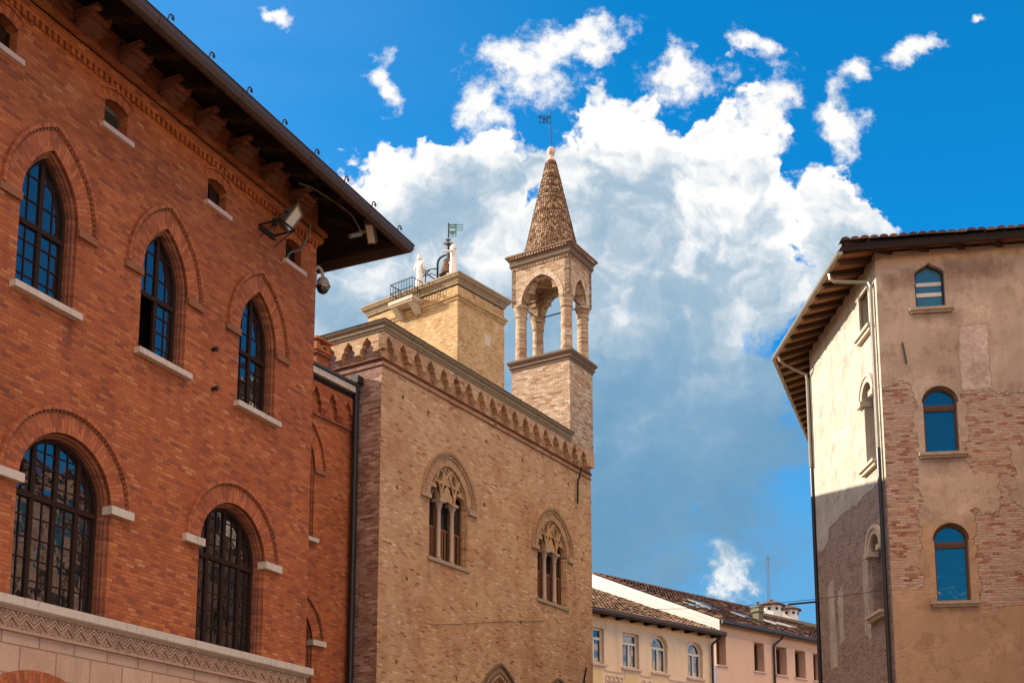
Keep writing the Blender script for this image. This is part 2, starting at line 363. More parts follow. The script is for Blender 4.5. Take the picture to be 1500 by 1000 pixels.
def tag(o, label=None, cat=None, group=None, kind=None):
    for k, v in (('label',label),('category',cat),('group',group),('kind',kind)):
        if v: o[k] = v
    return o
def thing(name, label, cat, loc=(0,0,0), rotdeg=0, group=None):
    o = bpy.data.objects.new(name, None); C.objects.link(o); o.location = loc; o.rotation_euler = (0,0,radians(rotdeg))
    o.empty_display_size = .3
    return tag(o, label, cat, group)
def world_at(root, x, y, z):
    c, s_ = cos(root.rotation_euler[2]), sin(root.rotation_euler[2]); l = root.location
    k = root.scale[0]; x, y, z = x*k, y*k, z*k
    return (l[0]+x*c-y*s_, l[1]+x*s_+y*c, l[2]+z)
def arc(cx, cz, r, a0, a1, n): return [(cx+r*cos(a0+(a1-a0)*i/n), cz+r*sin(a0+(a1-a0)*i/n)) for i in range(n+1)]
def round_curve(cx, a, zs, n=18, t=0., h=None):      # left springing over the top to the right springing
    r = a+t
    if h is None: return arc(cx, zs, r, pi, 0, n)
    # segmental arch of rise h
    R = (a*a+h*h)/(2*h); th = math.asin(min(1, a/R)); return [(cx+(R+t)*sin(q), zs+h-R+(R+t)*cos(q)) for q in [-th+2*th*i/n for i in range(n+1)]]
def point_curve(cx, a, zs, h, n=9, t=0.):
    r = (h*h+a*a)/(2*a); th = math.acos(max(-1, min(1, (r-a)/(r+t))))
    L = [(cx-a+r-(r+t)*cos(th*i/n), zs+(r+t)*sin(th*i/n)) for i in range(n+1)]
    return L + [(2*cx-x, z) for x, z in L[-2::-1]]
def opening(curve, z0): return [(curve[0][0], z0)] + curve + [(curve[-1][0], z0)]
def rect(x0,x1,z0,z1): return [(x0,z0),(x0,z1),(x1,z1),(x1,z0)]
def LEFT(x=0.):      # frame for a wall that faces -x : (along, depth, z) -> (x+depth, -along, z)
    return Matrix(((0,1,0,x),(-1,0,0,0),(0,0,1,0),(0,0,0,1)))
def RIGHTF(x=0.):    # faces +x : (along, depth, z) -> (x-depth, along, z)
    return Matrix(((0,-1,0,x),(1,0,0,0),(0,0,1,0),(0,0,0,1)))
def BACK(y=0.):      # faces +y
    return Matrix(((-1,0,0,0),(0,-1,0,y),(0,0,1,0),(0,0,0,1)))
# ------------------------------------------------------------------ ground
m_, g_ = mat('plaza_paving'); u_, v_, P_ = coords(g_)
pv = g_.n('ShaderNodeTexCoord').outputs['Object']; px_, py_, _ = g_.sep(pv)
c_, h_, _, _ = brickfield(g_, px_, py_, P_, .8, .4, .02, [(0., (.20,.165,.13)), (1., (.29,.245,.195))], (.12,.10,.085))
finish(g_, c_, .85, h_, .01, .4)
tag(MB().box(-400,400,-300,700,-1,0).build('ground', m_), kind='structure')
# ================================================================== RED BRICK BUILDING
red = thing('red_brick_building', 'tall orange-red brick building with pointed arch windows and a deep dark eave, on the left', 'building', (-4.086,24,0), 65.3)
X0 = -15.
UP = [-9.8,-7.17,-4.54,-1.885]; LO = [-10.6,-6.5,-2.4]; SM = [-11.1,-8.27,-5.9,-3.265,-.82]
UZ, US, UA, UH = 9.95, 11.37, .575, 1.01
LZ, LS, LA = 5.3, 7.05, .955
def bar(mb, x0, x1, z0, z1, y, d=.05): mb.box(x0, x1, y, y+d, z0, z1)
def curve_z(curve, x):
    for a, b in zip(curve, curve[1:]):
        if min(a[0],b[0])-1e-6 <= x <= max(a[0],b[0])+1e-6 and abs(b[0]-a[0]) > 1e-6: return a[1]+(b[1]-a[1])*(x-a[0])/(b[0]-a[0])
    return curve[0][1]
def red_arch(mb, inner, f, t1=.30, t2=.335, t3=.395):
    """voussoir ring, toothed band and drip mould; f(t) gives the curve offset by t"""
    mb.ring(f(0.), f(t1), -.02, .06); mb.ring(f(t2), f(t3), -.075, .06)
    mb.ring(f(t1), f(t2), -.006, .06)
    c1, c2 = f(t1+.002), f(t2+.004); L = sum(math.dist(a,b) for a,b in zip(c2,c2[1:])); n = int(L/.085)
    def along(c, s):
        tot = sum(math.dist(a,b) for a,b in zip(c,c[1:])); s *= tot
        for a, b in zip(c, c[1:]):
            l = math.dist(a,b)
            if s <= l: return (a[0]+(b[0]-a[0])*s/l, a[1]+(b[1]-a[1])*s/l)
            s -= l
        return c[-1]
    for k in range(n):
        s0, s1 = (k+.08)/n, (k+.62)/n
        q = [along(c1,s0), along(c1,s1), along(c2,s1), along(c2,s0)]
        mb.hexa([(q[0][0],-.045,q[0][1]),(q[1][0],-.045,q[1][1]),(q[1][0],.03,q[1][1]),(q[0][0],.03,q[0][1]),
                 (q[3][0],-.045,q[3][1]),(q[2][0],-.045,q[2][1]),(q[2][0],.03,q[2][1]),(q[3][0],.03,q[3][1])])
def glazing(root, cx, z0, inner_curve_fn, a, zs, verts, trans, rows_lo, rows_up, y=.205, thick=(.06,.020), open_leaf=False, mats=(None,None)):
    cur = inner_curve_fn(0.); fr = MB(); o_in = inner_curve_fn(-thick[0]); top = max(z for _, z in cur)
    fr.ring(o_in, cur, y-.02, y+.04)
    fr.box(cx-a, cx-a+thick[0], y-.02, y+.04, z0, zs); fr.box(cx+a-thick[0], cx+a, y-.02, y+.04, z0, zs); fr.box(cx-a, cx+a, y-.02, y+.04, z0, z0+.08)
    fr.box(cx-a+.005, cx+a-.005, y-.03, y+.04, trans-.045, trans+.04)
    majors, minors = verts
    for x in majors:
        zt = curve_z(o_in, cx+x)
        if not (open_leaf and x == majors[0] and False): fr.box(cx+x-.04, cx+x+.04, y-.02, y+.03, z0+.05, zt+.03)
    skip = (lambda x: open_leaf and x < 0)
    for x in minors:
        zt = curve_z(o_in, cx+x)
        if not skip(x): fr.box(cx+x-thick[1]/2, cx+x+thick[1]/2, y-.004, y+.014, z0+.05, trans-.045)
        fr.box(cx+x-thick[1]/2, cx+x+thick[1]/2, y-.004, y+.014, trans+.045, zt+.02)
    xl = cx-a+.02 if not open_leaf else cx
    for k in range(1, rows_lo):
        zz = z0+.05+(trans-z0-.05)*k/rows_lo; fr.box(xl, cx+a-.02, y-.003, y+.013, zz-thick[1]/2, zz+thick[1]/2)
    for k in range(1, rows_up):
        zz = trans+(top-trans)*k/rows_up
        xs = [p[0] for p in cur if p[1] >= zz]
        hw = a-.02 if zz <= zs else max(abs(x-cx) for x in xs)
        fr.box(cx-hw, cx+hw, y-.003, y+.013, zz-thick[1]/2, zz+thick[1]/2)
    w = fr.build('window', mats[0] or WOOD, root)
    pn = MB(); poly = opening(cur, z0); A = []
    if open_leaf:
        up = [(cx-a, trans)] + cur + [(cx+a, trans)]; pn.wall(up, [], y+.012)
        pn.wall([(cx,z0),(cx+a,z0),(cx+a,trans),(cx,trans)], [], y+.012)
    else: pn.wall(poly, [], y+.012)
    pn.build('pane', mats[1] or GLASS, w)
    return w
def red_reveal(mb, curve_fn, z0, y1=.10, y2=.23, inset=.075):
    """second, inner step of the brick reveal"""
    a, b = opening(curve_fn(0.), z0), opening(curve_fn(-inset), z0)
    for i in range(len(a)-1):
        p, q, r, s_ = a[i], a[i+1], b[i+1], b[i]
        mb.face([(p[0],y1,p[1]),(q[0],y1,q[1]),(r[0],y1,r[1]),(s_[0],y1,s_[1])])
        mb.face([(s_[0],y1,s_[1]),(r[0],y1,r[1]),(r[0],y2,r[1]),(s_[0],y2,s_[1])])
    roll = [(x, y1-.025, z) for x, z in opening(curve_fn(-.015), z0)]
    mb.tube(roll, .032, 8)
def upper_window(root, cx, z0, zs, h, open_leaf=False, y=0.):
    f = lambda t: point_curve(cx, UA, zs, h, 10, t); fi = lambda t: point_curve(cx, UA-.075, zs, h-.085, 10, t)
    w = glazing(root, cx, z0, fi, UA-.075, zs, ([0.], [-.25, .25]), zs-.27, 4, 3, open_leaf=open_leaf)
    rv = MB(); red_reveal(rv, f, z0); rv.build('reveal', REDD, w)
    ar = MB(); red_arch(ar, None, f)
    for sg in (-1, 1): ar.box(*sorted((cx+sg*UA, cx+sg*(UA+.42))), -.055, .05, zs-.13, zs-.004)
    ar.build('arch', REDV, w)
    MB().box(cx-.67, cx+.67, -.13, .22, z0-.1, z0).build('sill', WHITE, w)
    return w
def lower_window(root, cx, z0, zs, a=LA):
    f = lambda t: round_curve(cx, a, zs, 26, t); fi = lambda t: round_curve(cx, a-.075, zs, 26, t)
    w = glazing(root, cx, z0, fi, a-.075, zs, ([-.46, .0, .46], [-.66, -.23, .23, .66]), zs-.1, 5, 4, y=.23, thick=(.06,.018))
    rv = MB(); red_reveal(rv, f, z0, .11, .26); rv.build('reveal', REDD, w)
    ar = MB(); red_arch(ar, None, f, .31, .345, .41); ar.build('arch', REDV, w)
    for sg in (-1, 1): MB().box(*sorted((cx+sg*(a-.06), cx+sg*(a+.45))), -.09, .2, zs-.06, zs+.075).build('impost', WHITE, w)
    return w
def small_window(root, cx, k):
    a, zs, h, z0 = .265, 13.86, .085, 13.41
    f = lambda t: round_curve(cx, a, zs, 10, t, h)
    w = MB(); w.box(cx-a, cx+a, .19, .25, z0, zs+h)
    if k == 2:
        for i in range(9): w.hexa([(cx-a+.03,.15,z0+.04+i*.045),(cx+a-.03,.15,z0+.04+i*.045),(cx+a-.03,.18,z0+.065+i*.045),(cx-a+.03,.18,z0+.065+i*.045),
                                   (cx-a+.03,.152,z0+.05+i*.045),(cx+a-.03,.152,z0+.05+i*.045),(cx+a-.03,.182,z0+.075+i*.045),(cx-a+.03,.182,z0+.075+i*.045)])
        o = w.build('window', LAMP, root)
    else:
        w.box(cx-.02, cx+.02, .16, .19, z0, zs+h-.02); w.box(cx-a, cx-a+.04, .16, .19, z0, zs); w.box(cx+a-.04, cx+a, .16, .19, z0, zs)
        o = w.build('window', WOOD, root)
    MB().box(cx-.36, cx+.36, -.09, .2, z0-.09, z0-.005).build('sill', PINKST, o)
    r = MB(); r.ring(f(.0), f(.17), -.012, .05); r.ring(f(.17), f(.215), -.05, .05); r.build('arch', REDV, o)
upf = [point_curve(c, UA, US, UH, 10) for c in UP]; lof = [round_curve(c, LA, LS, 26) for c in LO]; smf = [round_curve(c, .265, 13.86, 10, 0., .085) for c in SM]
holes = [opening(c, UZ) for c in upf] + [opening(c, LZ) for c in lof] + [opening(c, 13.41) for c in smf]
wl = MB(); wl.wall([(X0,5.30),(0,5.30),(0,14.42),(X0,14.42)], holes, 0., [.10]*len(upf)+[.11]*len(lof)+[.22]*len(smf))
wl.face([(0,0,0),(0,9,0),(0,9,14.42),(0,0,14.42)]); wl.face([(X0,0,0),(X0,9,0),(X0,9,14.42),(X0,0,14.42)]); wl.face([(X0,9,0),(0,9,0),(0,9,15.5),(X0,9,15.5)])
wl.build('wall', RED, red)
MB().box(X0+.3, -.3, .62, 8.6, .2, 15.2).build('interior', DARKI, red)
for i, c in enumerate(UP):
    w = upper_window(red, c, UZ, US, UH, i == 2)
    if i == 2:
        cu = MB(); n = 10   # curtain blown to the side, and the leaf swung inwards
        pts = [(c-.5+.035*k, .30+.03*sin(k*2.1)+.012*k) for k in range(n)]
        for a, b in zip(pts, pts[1:]):
            fa, fb = (a[0]-c+.5)/.35, (b[0]-c+.5)/.35
            cu.face([(c-.5+fa*.17,a[1],UZ+.03),(c-.5+fb*.17,b[1],UZ+.03),(c-.5+fb*.36,b[1],US-.34),(c-.5+fa*.36,a[1],US-.34)])
        cu.build('curtain', CURT, red, True)
for c in LO: lower_window(red, c, LZ, LS)
for i, c in enumerate(SM): small_window(red, c, i)
# sill course, zigzag frieze, ashlar base with arches
MB().sweep([(X0,0),(0,0),(0,9)], [(0,5.3),(.12,5.298),(.12,5.17),(.07,5.14),(.0,5.14)]).build('sill_course', WHITE, red)
fz = MB(); fz.sweep([(X0,0),(0,0),(0,9)], [(.02,5.14),(.02,4.84),(0,4.84)], caps=False)
for z0, z1, o in ((5.105,5.138,.055),(4.80,4.845,.06)): fz.sweep([(X0,0),(0,0),(0,9)], [(0,z1),(o,z1),(o,z0),(0,z0)])
per = .27; n = int(-X0/per)
for k in range(n):
    x = -per*(k+1)
    for sg in (0, 1):
        for dz in (0., .055):
            xa, xb = (x, x+per/2) if sg == 0 else (x+per/2, x+per); za, zb = (4.89,5.01) if sg == 0 else (5.01,4.89)
            fz.hexa([(xa,-.055,za+dz),(xb,-.055,zb+dz),(xb,-.02,zb+dz),(xa,-.02,za+dz),(xa,-.055,za+dz+.032),(xb,-.055,zb+dz+.032),(xb,-.02,zb+dz+.032),(xa,-.02,za+dz+.032)])
    for xc, zc, sg in ((x+per/2, 4.885, 1), (x, 5.075, -1)):
        for dx in (-.035, .035):
            fz.prism([(xc+dx-.022,zc-sg*.02),(xc+dx+.022,zc-sg*.02),(xc+dx,zc+sg*.02)], -.05, -.02)
        fz.prism([(xc-.02,zc+sg*.03),(xc+.02,zc+sg*.03),(xc,zc+sg*.065)], -.05, -.02)
FRZ = stone_mat('frieze_stone', (.44,.29,.21), .6, 4., dk=.65); fz.build('frieze', FRZ, red)
ASH = brick_mat('ashlar_stone', .70, .42, .022, [(0., (.50,.33,.235)), (1., (.57,.40,.29))], (.30,.19,.13), wear=((.8,.72,.68), 1.5, .5), wob=.0005, bump=.5, rough=.8)
ac = [-10.9, -6.85, -2.8]
base = MB(); base.wall([(X0,0),(0,0),(0,4.80),(X0,4.80)], [opening(round_curve(c, 1.3, 2.6, 20), .02) for c in ac], 0., .6); base.build('stone_base', ASH, red)
for c in ac:
    r = MB(); r.ring(round_curve(c, 1.3, 2.6, 24), round_curve(c, 1.3, 2.6, 24, .40), -.03, .05); r.build('arch', REDV, red)
# cornice: saw-tooth bricks, bands, corbels
co = MB()
path = [(X0,0),(0,0),(0,9)]
co.sweep(path, [(0,14.40),(.10,14.40),(.10,14.33),(.06,14.26),(0,14.26)]); co.sweep(path, [(0,14.54),(.16,14.54),(.16,14.46),(.1,14.46),(0,14.46)])
k = 0; x = -.05
while x > X0:
    co.hexa([(x-.06,-.0,14.13),(x,-.0,14.13),(x,.02,14.13),(x-.06,.02,14.13),(x-.06,-.07,14.26),(x,-.07,14.26),(x,.02,14.26),(x-.06,.02,14.26)]) if False else co.box(x-.06, x, -.055, .02, 14.15, 14.262)
    x -= .125
co.sweep(path, [(0,15.45),(.005,15.45),(.005,14.54),(0,14.54)], caps=False)
co.build('cornice', RED, red)
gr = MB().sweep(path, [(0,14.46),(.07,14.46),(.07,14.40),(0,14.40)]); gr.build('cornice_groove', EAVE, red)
bk = [-.28] + [-.85-.985*i for i in range(15)]
for x in bk[1:]:
    b = MB()
    for s_ in range(5): b.box(x-.20, x+.20, -.17-.085*s_, .0, 14.545+.075*s_, 14.62+.075*s_-.006)
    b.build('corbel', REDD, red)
    r = MB()
    ptsr = [(-.1,14.90),(-.5,14.80),(-.66,14.66),(-.88,14.63),(-1.02,14.54),(-1.22,14.55),(-1.24,14.68),(-.1,15.10)]
    A = [r.add((x-.09,y,z)) for y, z in ptsr]; B = [r.add((x+.09,y,z)) for y, z in ptsr]
    r.f += [A[::-1], B]; r.u += [None, None]
    for i in range(len(ptsr)): j = (i+1)%len(ptsr); r.f.append([A[i],A[j],B[j],B[i]]); r.u.append(None)
    r.build('eave_bracket', EAVE, red)
for yy in (.85, 1.85, 2.85, 3.85, 4.85):   # brackets on the end wall
    r = MB(); A = [r.add((-y,yy-.09,z)) for y, z in ptsr]; B = [r.add((-y,yy+.09,z)) for y, z in ptsr]
    r.f += [A, B[::-1]]; r.u += [None, None]
    for i in range(len(ptsr)): j = (i+1)%len(ptsr); r.f.append([A[j],A[i],B[i],B[j]]); r.u.append(None)
    r.build('eave_bracket', EAVE, red)
r = MB(); q = 1.38
A = [r.add((-y*.98+.0+.07,y*.98+.0+.07,z)) for y, z in ptsr]; B = [r.add((-y*.98-.07,y*.98-.07,z)) for y, z in ptsr]
r.f += [A, B[::-1]]; r.u += [None, None]
for i in range(len(ptsr)): j = (i+1)%len(ptsr); r.f.append([A[j],A[i],B[i],B[j]]); r.u.append(None)
r.build('eave_bracket', EAVE, red)
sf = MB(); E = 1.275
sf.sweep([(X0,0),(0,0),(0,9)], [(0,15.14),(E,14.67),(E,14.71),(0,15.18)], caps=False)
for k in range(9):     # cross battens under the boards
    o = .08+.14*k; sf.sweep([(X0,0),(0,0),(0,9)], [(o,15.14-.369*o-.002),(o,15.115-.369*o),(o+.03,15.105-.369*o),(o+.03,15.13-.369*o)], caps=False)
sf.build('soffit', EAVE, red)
TILE = brick_mat('roof_tile', .22, .35, .03, [(0., (.10,.045,.03)), (.5, (.20,.09,.055)), (1., (.34,.2,.13))], (.04,.025,.02), wear=((.5,.45,.45), 1.5, .7))
rf = MB(); rf.face([(X0,-E,14.72),(E,-E,14.72),(-3.2,4.5,17.0),(X0,4.5,17.0)]); rf.face([(E,-E,14.72),(E,9+E,14.72),(-3.2,4.5,17.0)]); rf.face([(E,9+E,14.72),(X0,9+E,14.72),(X0,4.5,17.0),(-3.2,4.5,17.0)])
rf.build('roof', TILE, red)
gt = MB(); prof = [(E-.03,14.80)] + [(E+.075+.125*cos(a), 14.64+.135*sin(a)*1.0) for a in [pi*.8+ (pi*1.15)*i/8 for i in range(9)]] + [(E+.19,14.66),(E+.19,14.80)]
prof = [(E-.06,14.69),(E-.06,14.56),(E-.02,14.53),(E+.02,14.455),(E+.10,14.42),(E+.17,14.455),(E+.21,14.53),(E+.215,14.61),(E+.235,14.63),(E+.2,14.64),(E+.05,14.73)]
gt.sweep([(X0,0),(0,0),(0,9)], prof, caps=True); 
x = -.3
while x > X0:
    gt.sweep([(x-.02,0),(x+.02,0)], [(o+(.008 if o > E else 0), z-.006) for o, z in prof], caps=True); x -= 2.1
gt.build('gutter', GUT, red)
for x in [.83,-.22,-1.25,-2.29,-3.33,-4.37,-5.40,-6.42,-7.4,-8.4]:
    h = MB(); p = []
    for i in range(5): p.append((x-.05+.028*i/4*2, -E-.2, 14.60+.13*i/4))
    cx_, cz_ = x+.055, 14.74
    for i in range(13): a = pi*.95-(pi*1.75)*i/12; rr = .05-.012*i/12; p.append((cx_+rr*cos(a), -E-.2-.003*i, cz_+rr*sin(a)))
    h.tube(p, .013, 6); h.build('roof_hook', IRON, red)
for x, z in ((-3.22,10.68),(-3.17,9.95)):
    MB(Matrix.Translation((x,0,z)) @ Matrix.Rotation(pi/2,4,'X')).lathe([(.035,-.01),(.035,.08),(.05,.085),(.05,.11),(.02,.115)], n=10).build('wall_anchor', IRON, red)
# things fixed to it
FLS = .82
fl = thing('floodlight', 'big grey floodlight tilted on an iron shelf bracket above the last small window', 'lamp', world_at(red,-1.75,-.02,13.72), 65.3)
b = MB(); b.box(-.32,.30,-.62,-.58,-.02,.01); b.box(-.32,-.28,-.6,0,-.02,.01); b.box(.26,.30,-.6,0,-.02,.01); b.box(-.3,.3,-.03,0,-.12,.0); b.tube([(-.28,-.55,0),(-.28,-.02,-.3)],.014); b.tube([(.28,-.55,0),(.28,-.02,-.3)],.014)
b.lathe([(.07,.0),(.07,.14),(.05,.16)], -.12, -.3, 12); b.build('bracket', IRON, fl)
T = Matrix.Translation((.28,-.42,.36)) @ Matrix.Rotation(radians(14),4,'Z') @ Matrix.Rotation(radians(24),4,'Y') @ Matrix.Rotation(radians(20),4,'X')
b = MB(T); b.hexa([(-.17,-.11,-.34),(.17,-.11,-.34),(.11,.14,-.24),(-.11,.14,-.24),(-.17,-.11,.34),(.17,-.11,.34),(.11,.14,.24),(-.11,.14,.24)])
b.box(-.185,.185,-.14,-.108,-.355,-.30); b.box(-.185,.185,-.14,-.108,.30,.355); b.box(-.185,-.14,-.14,-.108,-.3,.3); b.box(.14,.185,-.14,-.108,-.3,.3)
for i in range(5): b.box(-.12,.12,.13,.18,-.2+.1*i-.012,-.2+.1*i+.012)
b.build('lamp_housing', LAMP, fl); MB(T).box(-.14,.14,-.125,-.112,-.3,.3).build('lens', LENS, fl)
MB(T).box(-.2,.2,-.02,.02,-.02,.02).build('yoke', IRON, fl)
sp = thing('spotlight', 'slim grey spotlight hanging on a bent arm under the eave tip', 'lamp', world_at(red,-.5,-.95,14.60), 65.3)
b = MB(); b.tube([(-1.2,.25,-.02),(-.9,.15,.02),(-.25,0,.0),(.25,-.05,-.02),(.55,-.05,-.16),(.62,-.05,-.28)], .018, 8); b.tube([(.62,-.05,-.26),(.36,.06,-.42)], [.05,.045], 10); b.tube([(.62,-.05,-.2),(.75,-.06,-.16)],.03,8); b.build('arm', LAMP, sp)
T2 = Matrix.Translation((.92,-.1,-.10)) @ Matrix.Rotation(radians(20),4,'Z') @ Matrix.Rotation(radians(30),4,'Y')
b = MB(T2); b.box(-.24,.24,-.09,.09,-.05,.03); b.box(-.26,.26,-.11,.11,.03,.05); b.build('lamp_housing', LAMP, sp); MB(T2).box(-.2,.2,-.07,.07,-.056,-.05).build('lens', LENS, sp)
fl.scale = (FLS,FLS,FLS)
dm = thing('dome_camera', 'cream dome security camera on a gooseneck at the red brick corner', 'camera', world_at(red,.02,.1,13.62), 65.3)
b = MB(); b.box(0,.06,-.08,.08,-.22,.05); p = [(.04,0,-.1),(.05,0,.06),(.10,0,.2),(.2,0,.27),(.32,0,.25),(.38,0,.16),(.39,0,.1)]; b.tube(p, .036, 10); b.build('gooseneck', CAMW, dm, True)
MB().lathe([(.05,.12),(.09,.09),(.13,.02),(.16,-.06),(.165,-.09),(.15,-.1)], .39, 0, 18).build('hood', CAMW, dm, True)
MB().lathe([(.14,-.09),(.13,-.15),(.10,-.21),(.05,-.245),(.01,-.25)], .39, 0, 18).build('dome', GLASS, dm, True)
cb = MB(); cb.tube([(-.52,-.19,14.42),(-.53,-.17,14.2),(-.55,-.06,14.0),(-.62,-.04,13.86),(-.78,-.035,13.74),(-.98,-.03,13.62),(-1.05,-.03,13.5),(-1.06,-.03,13.34)], .02, 8)
o = cb.build('cable', LAMP); o.location = red.location; o.rotation_euler = red.rotation_euler
tag(o, 'grey cable curving down the red wall beside the last small window', 'cable')
# ================================================================== PALACE (tan brick)
PO = (-3.4597, 31., 0); PR = 58.5
pal = thing('brick_palace', 'tan brick palace with a corbel table of pointed arches and two three-light windows', 'building', PO, PR)
PL, PT = 11.86, 10.09
def frame_curve(cx, a, zs, h, n=12): return lambda t: point_curve(cx, a, zs, h, n, t)
TW = [(3.2, 9.8, 11.55), (9.14, 9.7, 11.38)]; DW = [(5.9, 1.0, 5.35, 1.55), (9.43, .72, 5.85, 1.05)]
TA, TH_ = .985, 1.12
ph = [opening(point_curve(c, TA, zs, TH_, 12), z0) for c, z0, zs in TW] + [opening(point_curve(c, a, zs, h, 12), 2.) for c, a, zs, h in DW]
pu = [rect(x,x+.10,z,z+.11) for x, z in ((.9,13.9),(2.1,13.85),(5.1,13.9),(7.2,13.88),(10.2,13.9),(.7,11.3),(5.0,11.9),(6.9,11.3),(11.1,11.5),(1.2,8.9),(4.6,8.8),(7.1,8.7),(10.9,8.9),(.8,6.6),(3.6,6.5))]
w = MB(); w.wall([(0,0),(PL,0),(PL,15.44),(0,15.44)], ph+pu, 0., [.27,.27,.4,.4]+[.16]*len(pu))
sw = MB(); sw.face([(0,0,0),(0,14,0),(0,14,15.44),(0,0,15.44)]); sw.build('side_wall', PALS, pal); w.face([(PL,0,0),(PL,14,0),(PL,14,15.6),(PL,0,15.6)]); w.face([(0,14,0),(PL,14,0),(PL,14,15.6),(0,14,15.6)])
w.build('wall', PAL, pal)
MB().box(.4, PL-.4, .9, 13, .2, 15).build('interior', DARKI, pal)
def corbel_table(mb, L0, L1, period, first, z0, zt, zs, leg, T=None, thick=.16, cusp=True):
    """a plate whose lower edge is a row of pointed, cusped arches on little corbels"""
    bot = [(L0, z0+.02)]
    x = first
    while x + period/2 < L1 + 1e-6:
        a = period/2-leg/2; h = zt-zs
        if x-a > L0+.01:
            for u_, v_ in ((-1,-.0),(-1,.12),(-.86,.3),(-.62,.36),(-.66,.5),(-.58,.64),(-.34,.74),(-.16,.86),(0,1.)): bot.append((x+a*u_, zs+h*v_))
            for u_, v_ in ((.16,.86),(.34,.74),(.58,.64),(.66,.5),(.62,.36),(.86,.3),(1,.12),(1,-.0)): bot.append((x+a*u_, zs+h*v_))
        x += period
    bot.append((L1, z0+.02))
    poly = bot + [(L1, 15.44 if zt > 15 else zt+.12), (L0, 15.44 if zt > 15 else zt+.12)]
    mb.prism(poly, -thick, .0)
    x = first+period/2
    while x < L1-.02:
        mb.hexa([(x-leg*.32,-.04,zs-.16),(x+leg*.32,-.04,zs-.16),(x+leg*.32,0,zs-.16),(x-leg*.32,0,zs-.16),(x-leg*.62,-thick-.015,zs-.03),(x+leg*.62,-thick-.015,zs-.03),(x+leg*.62,0,zs-.03),(x-leg*.62,0,zs-.03)])
        mb.box(x-leg*.62, x+leg*.62, -thick-.02, 0, zs-.03, zs+.012); x += period
def ct(parent, m, T, L0, L1, period, first, zs, zt, leg=.17):
    mb = MB(T); corbel_table(mb, L0, L1, period, first, zs-.004, zt, zs, leg); return mb.build('corbel_table', m, parent)
PALT = stone_mat('terracotta_tracery', (.46,.29,.16), .5, 6., dk=.5)
CT = brick_mat('corbel_brick', .2, .066, .011, palpal, (.38,.25,.16), wear=((.7,.6,.55), .8, .6))
# facade legs rest on corbels, so the plate ends at the springing
ct(pal, CT, None, -.16, PL-.02, .645, .09, 14.92, 15.35)
ct(pal, CT, LEFT(0.), -6.4, .155, .63, -.40-.63*9, 14.92, 15.35)
st = MB(); st.sweep([(0,14),(0,0),(PL-.01,0)], [(0,14.75),(.05,14.75),(.07,14.72),(.03,14.685),(0,14.685)]); st.sweep([(0,14),(0,0),(PL-.01,0)], [(0,14.56),(.035,14.56),(.035,14.525),(0,14.525)])
st.build('string_course', REDD, pal)
MB().sweep([(0,14),(0,0),(PT,0)], [(0,15.40),(.19,15.40),(.20,15.44),(.24,15.47),(.25,15.51),(.22,15.515),(.24,15.545),(.30,15.58),(.32,15.605),(.32,15.635),(0,15.635)]).build('cornice', CORN, pal)
MB().sweep([(0,14),(0,0),(PT,0)], [(-.1,15.635),(.34,15.635),(.35,15.655),(-.1,15.69)]).build('roof_edge', SLATE, pal)
rf = MB(); rf.face([(-.3,-.3,15.66),(PT,-.3,15.66),(PT,5,17.0),(4.5,5,17.0)]); rf.face([(-.3,-.3,15.66),(4.5,5,17.0),(4.5,9,17.0),(-.35,14,15.64)]); rf.face([(4.5,5,17.0),(PL,5,17.0),(PL,9,17.0),(4.5,9,17.0)]); rf.face([(PT,2.3,15.64),(PL,2.3,15.64),(PL,5,17.0),(PT,5,17.0)]); rf.face([(4.5,9,17.0),(PL,9,17.0),(PL,14,15.64),(-.35,14,15.64)])
rf.build('roof', TILE, pal)
